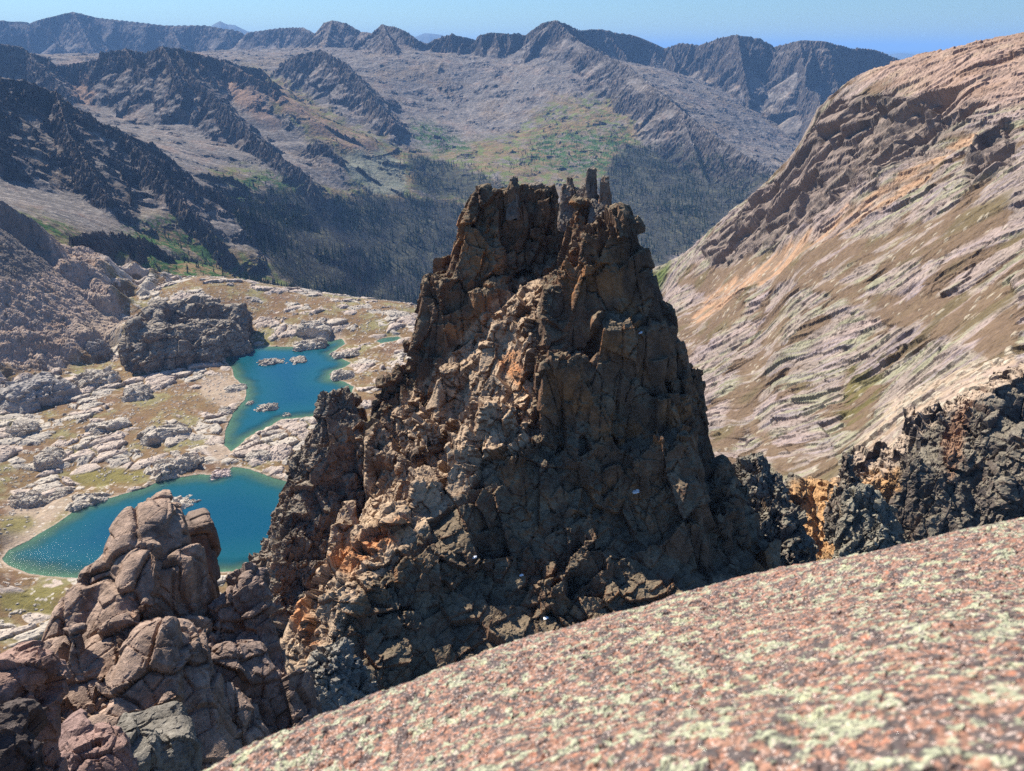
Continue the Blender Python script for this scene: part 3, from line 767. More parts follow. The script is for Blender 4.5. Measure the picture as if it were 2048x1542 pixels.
for nm, poly, z in (("lake_water", UPW, LZ1), ("lake_water", LOW, LZ2), ("pond_water", PDW, LZ1 + 2)):
    P = np.array(poly); x0, y0 = P.min(0) - 14; x1, y1 = P.max(0) + 14
    nx = int((x1 - x0) / 3) + 2; ny = int((y1 - y0) / 3) + 2
    gx, gy = np.meshgrid(np.linspace(x0, x1, nx), np.linspace(y0, y1, ny))
    d = polydist(poly, gx, gy)
    kp = d > -11
    keep = kp[:-1, :-1] & kp[1:, :-1] & kp[:-1, 1:] & kp[1:, 1:]
    zb = grid_z(gx, gy, AZB, RB, HB)
    dep = np.clip((z - zb) / 9.0, 0, 1)
    V = np.stack([gx, gy, np.full(gx.shape, z)], -1).reshape(-1, 3); F = grid_faces(ny, nx, keep)
    used = np.unique(F); mp = np.full(len(V), -1); mp[used] = np.arange(len(used))
    me = mesh_from(nm, V[used], mp[F], None, {"depth": dep.reshape(-1)[used]}, smooth=True)
    link(nm, me, wm, kind="structure")
# ================================================================== ROCKS built as solids
def dirs(u, v):
    return at(u, v, 1.0)
class Solid:
    """leaning tapered blocks and rubble slopes merged into one closed rock surface"""
    def __init__(s, k=0.0):
        s.cols = []; s.fields = []; s.k = k
    def col(s, ut, vt, wt, rt, ub, vb, wb, rb, dt=None, db=None, rot=0.0, ext=8.0, rnd=.18, slant=0.0, slanty=0.0):
        """top centre pixel (ut, vt) half width wt px at rt metres -> bottom centre (ub, vb) half width wb px at rb metres"""
        T = at(ut, vt, rt); B = at(ub, vb, rb)
        lt, lb = np.linalg.norm(T), np.linalg.norm(B)
        ht, hb = wt / FPX * lt, wb / FPX * lb
        dt = ht if dt is None else dt; db = (hb * .8 if db is None else db)
        # T is the front face top: shift the centre back by the half depth
        yaw = math.atan2(T[0], T[1])
        bk = np.array([math.sin(yaw), math.cos(yaw), 0])
        s.cols.append((T + bk * dt * .8, B + bk * db * .8, ht, hb, dt, db, yaw + rot, ext, rnd, slant, slanty))
        return s
    def bounds(s, pad):
        lo = np.array([1e9] * 3); hi = -lo
        for (T, B, ht, hb, dt, db, yaw, ext, rnd, sl, sly) in s.cols:
            r0 = max(ht, dt) * 1.3; r1 = max(hb, db) * 1.3
            lo = np.minimum(lo, np.minimum(T - r0, B - r1)); hi = np.maximum(hi, np.maximum(T + r0, B + r1))
            lo[2] = min(lo[2], B[2] - ext); hi[2] = max(hi[2], T[2])
            hi[2] = max(hi[2], T[2] + abs(sl) * ht + abs(sly) * dt)
        hi[2] += pad
        return lo - pad, hi + pad
    def mesh(s, vox, lo=None, hi=None):
        l, h = s.bounds(vox * 3)
        if lo is not None: l = np.array(lo, float)
        if hi is not None: h = np.array(hi, float)
        n = np.ceil((h - l) / vox).astype(int) + 1
        xs = (l[0] + np.arange(n[0]) * vox).astype(np.float32); ys = (l[1] + np.arange(n[1]) * vox).astype(np.float32); zs = (l[2] + np.arange(n[2]) * vox).astype(np.float32)
        F = np.full((n[0], n[1], n[2]), 3 * vox + 2.0, np.float32)
        for f in s.fields:          # heightfields: z(x, y) with slope correction
            X, Y = np.meshgrid(xs, ys, indexing='ij')
            hz, sl = f(X, Y)
            F = np.minimum(F, ((zs[None, None] - hz[..., None]) * sl[..., None]).astype(np.float32))
        for (T, B, ht, hb, dt, db, yaw, ext, rnd, slx, sly) in s.cols:
            r = max(ht, hb, dt, db) * 1.45 + 2 * vox + abs(T[0] - B[0]) * 0
            ax0 = min(T[0], B[0]) - r; ax1 = max(T[0], B[0]) + r; ay0 = min(T[1], B[1]) - r; ay1 = max(T[1], B[1]) + r
            top = T[2] + abs(slx) * ht + abs(sly) * dt
            i0, i1 = np.searchsorted(xs, [ax0, ax1]); j0, j1 = np.searchsorted(ys, [ay0, ay1]); k0, k1 = np.searchsorted(zs, [B[2] - ext - 2 * vox, top + 3 * vox])
            if i1 <= i0 or j1 <= j0 or k1 <= k0: continue
            x = xs[i0:i1, None, None]; y = ys[None, j0:j1, None]; z = zs[None, None, k0:k1]
            t = (T[2] - z) / (T[2] - B[2])
            tc = np.clip(t, -.15, 1.25)
            cx = T[0] + (B[0] - T[0]) * t; cy = T[1] + (B[1] - T[1]) * t
            c_, s_ = math.cos(yaw), math.sin(yaw)
            dx = x - cx; dy = y - cy
            lx = dx * c_ - dy * s_; ly = dx * s_ + dy * c_
            hx = ht + (hb - ht) * tc; hy = dt + (db - dt) * tc
            mn = np.minimum(hx, hy); rd = np.maximum(rnd * mn, .02)
            qx = np.abs(lx) - hx + rd; qy = np.abs(ly) - hy + rd
            qz = z - (T[2] + slx * lx + sly * ly) + rd
            qb = (B[2] - ext) - z
            o = np.sqrt(np.maximum(qx, 0) ** 2 + np.maximum(qy, 0) ** 2 + np.maximum(qz, 0) ** 2)
            d = o + np.minimum(np.maximum(np.maximum(qx, qy), qz), 0) - rd
            d = np.maximum(d, qb)
            sub = F[i0:i1, j0:j1, k0:k1]
            if s.k > 0:
                hh = np.clip(.5 + .5 * (sub - d) / s.k, 0, 1)
                F[i0:i1, j0:j1, k0:k1] = sub + (d - sub) * hh - s.k * hh * (1 - hh)
            else:
                F[i0:i1, j0:j1, k0:k1] = np.minimum(sub, d)
        # close at the box
        F[0] = F[-1] = 1; F[:, 0] = F[:, -1] = 1; F[:, :, 0] = F[:, :, -1] = 1
        return surface_nets(F, l, vox)
def surface_nets(F, lo, vox):
    S = F < 0
    n = F.shape
    c = np.zeros((n[0] - 1, n[1] - 1, n[2] - 1), np.uint8)
    for a in (0, 1):
        for b in (0, 1):
            for d in (0, 1):
                c += S[a:n[0] - 1 + a, b:n[1] - 1 + b, d:n[2] - 1 + d]
    act = (c > 0) & (c < 8)
    idx = np.full(act.shape, -1, np.int32)
    I, J, K = np.nonzero(act); idx[I, J, K] = np.arange(len(I))
    acc = np.zeros((len(I), 3), np.float32); cnt = np.zeros(len(I), np.float32)
    corners = [(a, b, d) for a in (0, 1) for b in (0, 1) for d in (0, 1)]
    val = {q: F[I + q[0], J + q[1], K + q[2]] for q in corners}
    for q in corners:
        for ax in range(3):
            if q[ax] == 0:
                w = list(q); w[ax] = 1; w = tuple(w)
                f0, f1 = val[q], val[w]
                m = (f0 < 0) != (f1 < 0)
                t = np.where(m, f0 / (f0 - f1 + 1e-12), 0)
                p = np.array(q, np.float32)[None].repeat(len(I), 0)
                p[:, ax] += t
                acc += p * m[:, None]; cnt += m
    P = acc / np.maximum(cnt, 1)[:, None] + np.stack([I, J, K], -1)
    V = P * vox + np.asarray(lo)
    quads = []
    for ax in range(3):
        o = [(1, 1, 1)] * 3
        A = S[1:-1, 1:-1, 1:-1]
        sl = [slice(1, -1)] * 3; sl[ax] = slice(2, None)
        Bq = S[tuple(sl)]
        E = A != Bq
        i, j, k = np.nonzero(E); fl = A[i, j, k]
        i += 1; j += 1; k += 1
        g = [i, j, k]; u, v = (ax + 1) % 3, (ax + 2) % 3
        def cell(du, dv):
            h = [g[0].copy(), g[1].copy(), g[2].copy()]; h[u] = h[u] - du; h[v] = h[v] - dv
            ok = np.ones(len(i), bool)
            hh = [np.minimum(h[q], act.shape[q] - 1) for q in range(3)]
            return idx[hh[0], hh[1], hh[2]]
        q = np.stack([cell(1, 1), cell(0, 1), cell(0, 0), cell(1, 0)], -1)
        q[~fl] = q[~fl][:, ::-1]
        quads.append(q)
    Q = np.concatenate(quads); Q = Q[(Q >= 0).all(1)]
    V = V.astype(np.float64)
    a = V[Q[:, 0]]; vol = np.einsum('ij,ij->', a - V.mean(0), np.cross(V[Q[:, 2]] - V[Q[:, 0]], V[Q[:, 3]] - V[Q[:, 1]]))
    return V, (Q if vol > 0 else Q[:, ::-1].copy())
def largest(V, Q):
    n = len(V); lab = np.arange(n)
    E = np.concatenate([Q[:, [0, 1]], Q[:, [1, 2]], Q[:, [2, 3]]])
    for _ in range(200):
        m = np.minimum(lab[E[:, 0]], lab[E[:, 1]])
        old = lab.copy()
        np.minimum.at(lab, E[:, 0], m); np.minimum.at(lab, E[:, 1], m)
        lab = lab[lab]; lab = lab[lab]
        if (lab == old).all(): break
    big = np.bincount(lab).argmax(); kv = lab == big
    mp = np.cumsum(kv) - 1
    return V[kv], mp[Q[kv[Q[:, 0]]]]
def subdiv(V, Q):
    """each quad into four"""
    n = len(V)
    E = np.concatenate([Q[:, [0, 1]], Q[:, [1, 2]], Q[:, [2, 3]], Q[:, [3, 0]]])
    Es = np.sort(E, 1); key = Es[:, 0].astype(np.int64) * n + Es[:, 1]
    uq, inv = np.unique(key, return_inverse=True)
    em = (V[(uq // n)] + V[(uq % n)]) / 2
    m = len(Q); inv = inv.reshape(4, m)
    fc = V[Q].mean(1)
    VV = np.concatenate([V, em, fc])
    e = inv + n; f = np.arange(m) + n + len(uq)
    q = np.concatenate([np.stack([Q[:, 0], e[0], f, e[3]], -1), np.stack([e[0], Q[:, 1], e[1], f], -1), np.stack([f, e[1], Q[:, 2], e[2]], -1), np.stack([e[3], f, e[2], Q[:, 3]], -1)])
    return VV, q
def relax(V, Q, it=1, w=.5):
    n = len(V)
    for _ in range(it):
        s = np.zeros_like(V); c = np.zeros(n)
        for a, b in ((0, 1), (1, 2), (2, 3), (3, 0)):
            for d in range(3):
                s[:, d] += np.bincount(Q[:, a], V[Q[:, b], d], n) + np.bincount(Q[:, b], V[Q[:, a], d], n)
            c += np.bincount(Q[:, a], minlength=n) + np.bincount(Q[:, b], minlength=n)
        V = V + w * (s / np.maximum(c, 1)[:, None] - V)
    return V
def vnorm(V, Q):
    a = V[Q[:, 2]] - V[Q[:, 0]]; b = V[Q[:, 3]] - V[Q[:, 1]]
    fn = np.cross(a, b); N = np.zeros_like(V)
    for k in range(4):
        for d in range(3): N[:, d] += np.bincount(Q[:, k], fn[:, d], len(V))
    return N / (np.linalg.norm(N, axis=1, keepdims=True) + 1e-12)
def rotz(V, a, tilt=0.0):
    c, s = math.cos(a), math.sin(a)
    W = np.stack([V[:, 0] * c + V[:, 1] * s, -V[:, 0] * s + V[:, 1] * c, V[:, 2]], -1)
    if tilt:
        c, s = math.cos(tilt), math.sin(tilt)
        W = np.stack([W[:, 0] * c + W[:, 2] * s, W[:, 1], -W[:, 0] * s + W[:, 2] * c], -1)
    return W
def fracture(V, Q, layers, seed=0, ang=.3, tilt=.12, warp=0.0, wsc=6.0, joints=None):
    """push blocks in and out along the surface normal; layers = [((sx, sy, sz), step, facet, crack, wall factor)]"""
    if warp:
        W = V / wsc
        V = V + warp * np.stack([fbm3(W, 2, seed + 1), fbm3(W + 31, 2, seed + 2), .5 * fbm3(W + 57, 2, seed + 3)], -1)
    N = vnorm(relax(V, Q, 4, .5), Q)
    steep = sstep(.65, .25, N[:, 2])
    rough = .55 + .9 * sstep(-.4, .5, fbm3(V / (layers[0][0][0] * 1.6), 2, seed + 5))
    for i, (sc, step, facet, crack, wf) in enumerate(layers):
        p = rotz(V, ang + i * .45, tilt) / np.array(sc)
        p = p + .10 * np.stack([vn3(p * 1.1, seed + 60 + i), vn3(p * 1.1 + 9, seed + 70 + i), vn3(p * 1.1 + 19, seed + 80 + i)], -1)
        va, ti, ed = cell3(p, seed + 11 * i)
        d = step * va + facet * ti * 2 - crack * sstep(.07, .0, ed)
        k = lerp(1.0, wf, steep) * (rough if i else 1)
        V = V + N * (d * k)[:, None]
    if joints:
        sp, dep = joints
        p = rotz(V, ang, tilt * .5)
        wx = p[:, 0] / sp + .25 * vn3(p / (sp * 2.2), seed + 91); wy = p[:, 1] / sp + .25 * vn3(p / (sp * 2.2) + 7, seed + 92)
        vj, tj, ej = cell2(wx, wy, seed + 93)
        V = V + N * ((.5 * dep * vj - dep * sstep(.05, 0, ej)) * steep)[:, None]
    return V
def paint(V, Q, base, warm, dark, light, rub, s, seed, wall_warm=.85, moss=None):
    N = vnorm(V, Q); nz = N[:, 2]
    n1 = fbm3(V / (9 * s), 4, seed); n2 = fbm3(V / (2.2 * s), 4, seed + 1); n3 = vn3(V / (.5 * s), seed + 2); n4 = fbm3(V / (4 * s) * np.array([1, 1, .3]), 3, seed + 3)
    C = np.zeros((len(V), 3), np.float32) + np.array(base, np.float32)
    C = mixc(C, warm, sstep(.02, .40, n1 + .4 * n2) * (nz < .6) * wall_warm)
    C = mixc(C, dark, sstep(.05, .4, -n4 + .3 * n2) * .75)
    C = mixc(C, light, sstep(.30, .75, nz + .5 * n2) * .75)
    if rub is not None:
        C = mixc(C, rub[1], rub[0](V, nz, n1, n2) * .9)
    C = C * (1 + .2 * n3 + .25 * n2)[:, None]
    return C, nz, n1, n2
# ------------------------------------------------------------------ the rock spire
spire_low = TPS([at(*p) for p in [
    (1080,600,130),(1000,690,128),(950,770,126),(1045,760,120),(1040,830,116),(880,810,130),(820,870,130),(905,900,120),(780,910,132),(740,970,131),(850,1000,111),(700,1040,123),(765,1080,108),(655,1110,117),
    (600,1190,112),(700,1150,101),(560,1240,108),(620,1300,98),(560,1400,98),(1120,560,132),
    (1060,890,110),(1000,960,107),(900,1030,104),(820,1060,102),(740,1120,98),(660,1200,96),
    (950,1130,99),(850,1150,96),(760,1230,91),(1050,1080,102),(1150,1050,103),(1250,1050,105),(1350,1050,110),(1420,1000,118),(1500,1080,122),(1600,1150,120),
    (700,1330,86),(850,1330,86),(1000,1300,87),(1200,1250,92),(1400,1200,98),(1550,1250,100),(1700,1200,110),(900,1450,78),(1200,1400,84),(600,1500,84),(1500,1400,90),(980,640,150),(1210,620,133),(900,700,146),(1340,800,126)]], 1e-6)
FOOT = [at(*p)[:2] for p in [(540,1190,103),(750,885,129),(800,750,141),(850,610,150),(930,440,154),(1100,400,156),(1250,430,142),(1300,560,133),(1340,640,128),(1390,760,126),(1405,920,123),(1500,1050,124),(1600,1150,124),(1700,1200,114),(1700,1500,80),(560,1500,75),(530,1300,90)]]
def spire_low2(X, Y):
    return spire_low(X, Y) - np.maximum(-polydist(FOOT, X, Y), 0) * 3.5
def spire_field(X, Y):
    h = spire_low2(X, Y)
    e = .4
    gx = (spire_low2(X + e, Y) - h) / e; gy = (spire_low2(X, Y + e) - h) / e
    return h, 1 / np.sqrt(1 + gx * gx + gy * gy)
NEEDLES = [(1184,337,7,141, 1181,432,14,139), (1212,352,6,140, 1206,445,16,137), (1139,356,5,144, 1139,402,11,143), (1136,372,11,143, 1140,440,22,140), (1162,374,9,143, 1165,450,17,139),
           (1197,400,13,139, 1195,470,20,134), (1236,410,7,134, 1236,455,12,132), (1253,411,6,132, 1255,470,10,129), (1224,417,7,134, 1222,460,13,130), (1028,355,7,151, 1026,420,11,148), (1070,368,12,153, 1072,400,15,152)]
S = Solid()
# front wall
for c_ in [
    # ut  vt  wt   rt    ub   vb  wb  rb
    (1218,444,22,128, 1235,900,75,116), (1262,452,13,127, 1320,1000,60,115), (1185,462,20,128, 1150,900,70,116),
    (1155,485,16,129, 1110,800,40,119), (1240,428,8,131, 1238,600,28,126), (1282,488,8,127, 1330,900,50,118), (1118,560,14,129, 1085,760,26,120),
    (1112,580,20,127, 1120,800,42,117), (1118,716,52,116, 1140,1100,70,109), (1295,548,14,127, 1360,1000,45,117), (1322,615,14,127, 1370,960,36,118),
    (1345,675,12,127, 1385,1000,40,119), (1380,752,20,126, 1400,1100,42,119), (1240,640,60,120, 1270,1080,110,111), (1270,880,110,113, 1290,1220,150,101),
    (1180,940,110,112, 1130,1260,150,97), (1420,930,22,122, 1470,1200,60,110), (1450,1000,26,121, 1500,1250,60,106), (1350,980,70,116, 1390,1260,120,99),
    (1060,660,10,124, 1050,760,16,121), (1075,520+90,12,128,1070,720,18,122),
    (1530,1090,30,118, 1560,1300,60,104), (1490,1030,18,121, 1520,1200,40,112),
    # rear tower
    (960,377,14,150, 925,700,60,138), (985,381,14,150, 960,700,50,138), (1018,379,18,151, 985,680,50,140), (1050,380,14,151, 1030,650,46,141), (1078,384,17,151, 1060,640,40,141),
    (1100,398,14,152, 1100,600,40,143), (934,432,10,150, 900,700,40,140), (926,446,8,150, 892,700,30,141), (914,484,8,150, 880,740,32,140), (894,532,8,149, 868,740,28,140),
    (876,580,8,148, 858,740,22,140), (860,606,9,147, 852,745,20,139), (1125,420,14,150, 1120,560,30,140), (1140,400,14,148, 1150,470,24,142),
    (930,560,70,142, 905,740,70,136), (1010,560,50,142, 960,700,40,136),
    # needles and blocks between
    (1168,402,14,138, 1160,470,24,134),
    # the rib stepping down left of the gully
    (808,735,14,141, 815,860,30,132), (780,765,12,140, 790,880,26,131), (760,785,10,140, 768,900,22,131), (840,700,14,142, 850,800,34,134), (825,680,8,144,840,760,20,140), (752,860,12,132, 752,940,18,129),
    (870,690,12,142, 860,790,30,134), (1030,620,12,131, 1010,720,26,127), (1000,650,13,129, 985,740,24,126), (900,735,16,130, 900,820,24,127), (975,690,12,128, 970,780,22,124), (860,850,12,124, 855,930,22,120),
    # buttress blocks on the arete
    (1000,810,34,115, 985,920,46,111), (960,860,20,114, 950,950,30,110), (930,905,26,112, 920,1010,40,108), (860,960,28,109, 850,1060,40,105), (790,1030,16,105, 780,1120,30,101), (1070,850,22,113, 1060,960,36,109),
    (820,900,12,121, 812,980,22,117), (700,1010,14,117, 692,1080,22,113), (740,1090,30,101, 735,1180,46,96), (680,1150,24,101, 670,1260,40,95), (600,1290,20,99, 600,1400,40,94),
    (640,1310,22,86, 650,1400,50,82), (690,1330,18,86, 700,1420,40,82), (840,1280,22,90, 850,1360,46,85),
    ]:
    S.col(*c_, rot=rng.uniform(-.35, .35), slant=rng.uniform(-.2, .2), slanty=rng.uniform(-.25, .15), rnd=.14)
S.fields.append(spire_field)
LAYERS = [((7, 6, 17), .6, 1.15, .0, .95), ((3.2, 2.8, 6.5), .38, .7, .06, .65), ((1.4, 1.2, 2.1), .15, .22, .03, .25), ((.6, .55, .75), .055, .075, 0, .2)]
lo = np.array([-42., 72., -112.]); hi = np.array([48., 166., -8.])
V, Q = S.mesh(.40, lo, hi)
V, Q = largest(V, Q)
V = relax(V, Q, 2, .5)
V, Q = subdiv(V, Q)
V = fracture(V, Q, LAYERS, 300, warp=1.0, wsc=7, joints=(5.5, .55))
U_, V_ = proj(V[:, 0], V[:, 1], V[:, 2])
RUBM = polymask([[(1080,540),(1065,640),(1050,880),(900,1000),(800,1100),(700,1200),(620,1380),(500,1380),(520,1180),(640,1000),(740,870),(880,740),(980,620)]], 8)  # tan rubble of the ramp, its colour also brightened to look sunlit
C, nz, n1, n2 = paint(V, Q, (.16, .094, .057), (.27, .125, .052), (.068, .048, .036), (.19, .15, .098), (lambda V, nz, n1, n2: sstep(.0, .35, nz + .3 * n2) * sstep(.0, .25, sample(RUBM, U_, V_)), (.40, .285, .185)), 1.0, 310)
_n = vnorm(V, Q); _m = sample(RUBM, U_, V_) > .5
_nm = _n[_m].mean(0); print("slope normal", _nm, "sun", (_nm * sd).sum(), "lit", ((_n[_m] @ sd) > 0).mean())
org = sample(polymask([[(640,1120),(720,1070),(820,1030),(830,1060),(740,1110),(700,1150)],[(560,1210),(600,1180),(640,1280),(620,1300)],[(1060,800),(1040,700),(990,720)]], 4), U_ + 10 * n2, V_ + 10 * n2)
C = mixc(C, (.46, .22, .10), org * sstep(.1, .5, nz + .4 * n2))
spire_mat = rock_mat("spire_rock", (1.6, .35), .22, bumps=((1.1, .35), (.3, .10)), rough=.95, spec=.08)
me = mesh_from("rock_spire", V, Q, C)
spire_ob = link("rock_spire", me, spire_mat, label="huge jagged brown rock spire with needles on top, rising in the middle above the lakes", cat="rock spire")
print("spire", len(V), time.time() - T0)

def needle(c_, i):
    S = Solid(); S.col(*c_, rot=rng.uniform(-.3, .3), slant=rng.uniform(-.3, .3), rnd=.25, ext=2)
    u, v, w, r = c_[:4]
    S.col(u + w * .7, v + 26, w * .6, r - .2, c_[4] + w * .4, c_[5], c_[6] * .8, c_[7], rnd=.2, ext=2, rot=.3)
    V, Q = S.mesh(.17); V, Q = largest(V, Q); V = relax(V, Q, 1, .5); V, Q = subdiv(V, Q)
    V = fracture(V, Q, [((1.2, 1.1, 2.6), .06, .14, 0, 1), ((.6, .55, 1.1), .03, .07, 0, 1)], 350 + i, warp=.15, wsc=2.5)
    C, nz, n1, n2 = paint(V, Q, (.20, .15, .115), (.29, .165, .10), (.12, .10, .085), (.22, .19, .15), None, .5, 360 + i)
    link("needle", mesh_from("needle", V, Q, C), spire_mat, parent=spire_ob)
for i, c_ in enumerate(NEEDLES): needle(c_, i)
# ------------------------------------------------------------------ other rocks
def rockbody(name, cols, vox, lo, hi, layers, seed, cargs, mat, label, cat, k=0.0, fields=(), warp=.6, wsc=5, joints=None, sub=1, rlx=2, rnd=.14, rot=.35, sl=.2, slt=.5, post=None):
    S = Solid(k)
    for c_ in cols:
        kw = {}
        if len(c_) > 8: kw = c_[8]
        a = dict(rot=rng.uniform(-rot, rot), slant=rng.uniform(-sl, sl), slanty=rng.uniform(-sl * 1.2, sl * .8), rnd=rnd, ext=10 * vox * 2); a.update(kw)
        S.col(*c_[:8], **a)
    S.fields = list(fields)
    V, Q = S.mesh(vox, lo, hi); V, Q = largest(V, Q)
    V = relax(V, Q, rlx, .5)
    for _ in range(sub): V, Q = subdiv(V, Q)
    V = fracture(V, Q, layers, seed, warp=warp, wsc=wsc, joints=joints)
    C, nz, n1, n2 = paint(V, Q, *cargs)
    if post: C = post(V, C, nz, n1, n2)
    o = link(name, mesh_from(name, V, Q, C), mat, label=label, cat=cat)
    print(name, len(V), time.time() - T0)
    return o
TAN = lambda V, nz, n1, n2: sstep(.5, .8, nz + .3 * n2)
# tower left of the spire
rockbody("rock_tower", [
    (664,796,12,143.6,652,930,44,135.7), (676,782,10,143.6,672,900,36,135.7), (690,776,7,144.8,690,880,30,136.8), (706,800,8,144.8,712,900,22,139.1), (722,818,8,145.9,726,960,18,139.1), (650,845,16,142.5,640,1000,52,132.2),
    (612,905,18,140.2,610,1060,50,127.7), (586,965,14,137.9,598,1100,50,125.4), (640,960,50,134.5,620,1130,80,120.8), (562,1040,14,134.5,572,1180,40,120.8), (542,1085,13,133.4,556,1200,34,120.8), (526,1112,11,133.4,538,1200,26,123.1),
    (610,1080,40,126.5,600,1220,54,114.0), (690,900,34,137.9,660,1040,50,127.7), (570,1120,26,126.5,570,1240,40,115.1)],
    .36, None, None, [((5, 4, 10), .6, 1.1, 0, .9), ((2.4, 2.1, 3.8), .3, .5, .06, .6), ((1.0, .9, 1.4), .14, .22, .03, .5), ((.5, .5, .6), .06, .09, 0, .4)], 420,
    ((.19, .13, .095), (.30, .165, .085), (.10, .08, .068), (.25, .21, .155), None, .9, 430), spire_mat,
    "narrow dark rock tower at the left foot of the big spire, before the lakes", "rock tower", joints=(4.5, .35))
# saddle rocks and the dark cliff on the right
rockbody("rock_pinnacle", [
    (1505,915,9,160, 1500,1010,36,150), (1520,930,16,160, 1530,1080,50,146), (1490,945,16,158, 1500,1080,40,146), (1545,955,12,159, 1560,1120,40,145), (1475,960,12,157, 1480,1060,30,148), (1465,955,8,160,1462,1010,16,155),
    (1560,985,12,157, 1575,1120,30,145), (1520,1010,30,150, 1550,1180,60,138), (1580,1030,14,152, 1600,1180,36,140)],
    .34, None, None, [((3.2, 3, 6), .6, 1.0, 0, 1), ((1.5, 1.4, 2.2), .4, .6, .05, .9), ((.7, .7, .9), .18, .26, 0, .8)], 450,
    ((.15, .12, .098), (.22, .14, .08), (.085, .076, .07), (.22, .20, .15), None, .9, 460), spire_mat,
    "dark craggy rock horn right of the big spire, below the pale slabs", "rock pinnacle", joints=(2.5, .3))
rockbody("rock_pinnacle", [
    (1425,925,7,146, 1425,1010,16,142), (1440,935,5,146, 1442,1000,12,142), (1412,915,10,146, 1412,1010,20,140), (1430,960,20,143, 1450,1100,34,134), (1455,1010,16,142, 1475,1140,34,132)],
    .30, None, None, [((2.4, 2.4, 4), .4, .7, 0, 1), ((1.1, 1.1, 1.6), .25, .4, .05, .9), ((.6, .6, .7), .12, .2, 0, .8)], 470,
    ((.13, .105, .09), (.2, .12, .075), (.08, .07, .065), (.2, .18, .13), None, .9, 480), spire_mat,
    "small broken rock shoulder clinging to the right edge of the big spire", "rock pinnacle", joints=(2.2, .25))
rockbody("rock_pinnacle", [
    (1692,912,4,178, 1694,960,8,176), (1690,935,7,178, 1690,1000,14,174), (1700,965,14,177, 1700,1040,24,172), (1675,985,10,176, 1675,1040,18,172)],
    .26, None, None, [((2.0, 2.0, 3.4), .3, .5, 0, 1), ((1.0, 1.0, 1.5), .18, .3, .04, .9)], 490,
    ((.15, .115, .09), (.26, .15, .09), (.09, .08, .07), (.22, .19, .14), None, .9, 495), spire_mat,
    "thin dark upright rock finger standing on the orange notch at right", "rock pinnacle", joints=(2.2, .2))
rockbody("rock_block", [
    (1716,985,14,160, 1712,1120,36,152), (1740,1000,16,160, 1745,1140,36,151), (1765,1025,12,160, 1770,1150,30,151), (1700,1060,14,156, 1700,1180,34,148), (1730,1100,40,153, 1730,1250,60,144)],
    .32, None, None, [((3.2, 3, 6), .5, .9, 0, 1), ((1.4, 1.4, 2.0), .2, .4, .04, .8), ((.7, .7, .9), .08, .14, 0, .8)], 500,
    ((.19, .165, .13), (.24, .17, .10), (.11, .10, .085), (.25, .23, .17), None, .6, 505), spire_mat,
    "grey green wedge of rock with one sunlit edge in the gully at right", "rock wedge", joints=(3.5, .3))
cliff_cols = []
for (u, v, w, r, vb, rb) in [(1700,955,22,186,1150,172),(1730,925,20,190,1150,174),(1760,935,20,188,1160,172),(1790,915,22,190,1160,172),(1820,880,20,196,1160,174),(1850,845,22,200,1150,176),(1880,830,20,203,1150,177),(1905,812,18,206,1150,178),(1935,800,22,208,1130,180),
                             (1965,782,20,211,1120,182),(1990,775,18,213,1110,184),(2015,755,20,216,1110,186),(2045,742,22,219,1100,188),(2080,735,24,220,1090,188),(2120,730,30,222,1090,190),(2170,725,40,224,1080,190),
                             (1810,960,40,180,1200,164),(1880,920,40,186,1180,168),(1960,900,46,190,1160,170),(2040,860,46,196,1150,172),(1760,1010,36,178,1200,160),(2120,880,60,194,1150,170),(1650,1040,30,180,1200,160),(1620,1020,18,182,1180,165),(1600,985,10,184,1080,172),(1575,975,9,182,1080,170),(1590,1060,30,172,1220,156),
                             (1640,990,24,188,1100,176),(1665,1000,20,186,1100,172)]:
    if v < 960 or u < 1700: cliff_cols.append((u, v + 22, w * 1.15, r, u + rng.uniform(-10, 4), vb, w * 2.0, r - 13, dict(dt=7, db=14, slanty=0.0, slant=-.1)))
def orange_post(V, C, nz, n1, n2):
    U_, V_ = proj(V[:, 0], V[:, 1], V[:, 2])
    m = sample(polymask([[(1580,960),(1720,950),(1800,930),(1800,985),(1720,1010),(1690,1100),(1600,1150),(1570,1060)]], 4), U_ + 12 * n2, V_ + 12 * n2)
    C = mixc(C, (.44, .25, .11), m * sstep(-.1, .5, nz + .4 * n2) * .9)
    m2 = sample(polymask([[(1885,880),(1925,800),(1945,800),(1920,920),(1900,980)]], 3), U_ + 8 * n2, V_)
    C = mixc(C, (.30, .16, .09), m2 * .7)
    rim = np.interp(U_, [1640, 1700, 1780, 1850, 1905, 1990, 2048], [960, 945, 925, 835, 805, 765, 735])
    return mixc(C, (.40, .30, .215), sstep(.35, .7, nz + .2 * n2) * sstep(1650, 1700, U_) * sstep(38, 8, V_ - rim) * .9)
rockbody("rock_cliff", cliff_cols, .50, [20, 110, -150], [190, 250, -20], [((10, 8, 26), .9, .9, 0, 1), ((4.4, 3.8, 10), .4, .5, .06, .7), ((2, 1.8, 3), .2, .28, .03, .35), ((.9, .9, 1.1), .10, .13, 0, .25)], 520,
    ((.115, .092, .075), (.17, .11, .075), (.07, .062, .058), (.21, .18, .13), None, .7, 530), spire_mat,
    "long dark shaded cliff at right with a sunlit tan rim above the granite slab", "cliff", warp=.9, wsc=9, joints=(6, .8), post=orange_post)

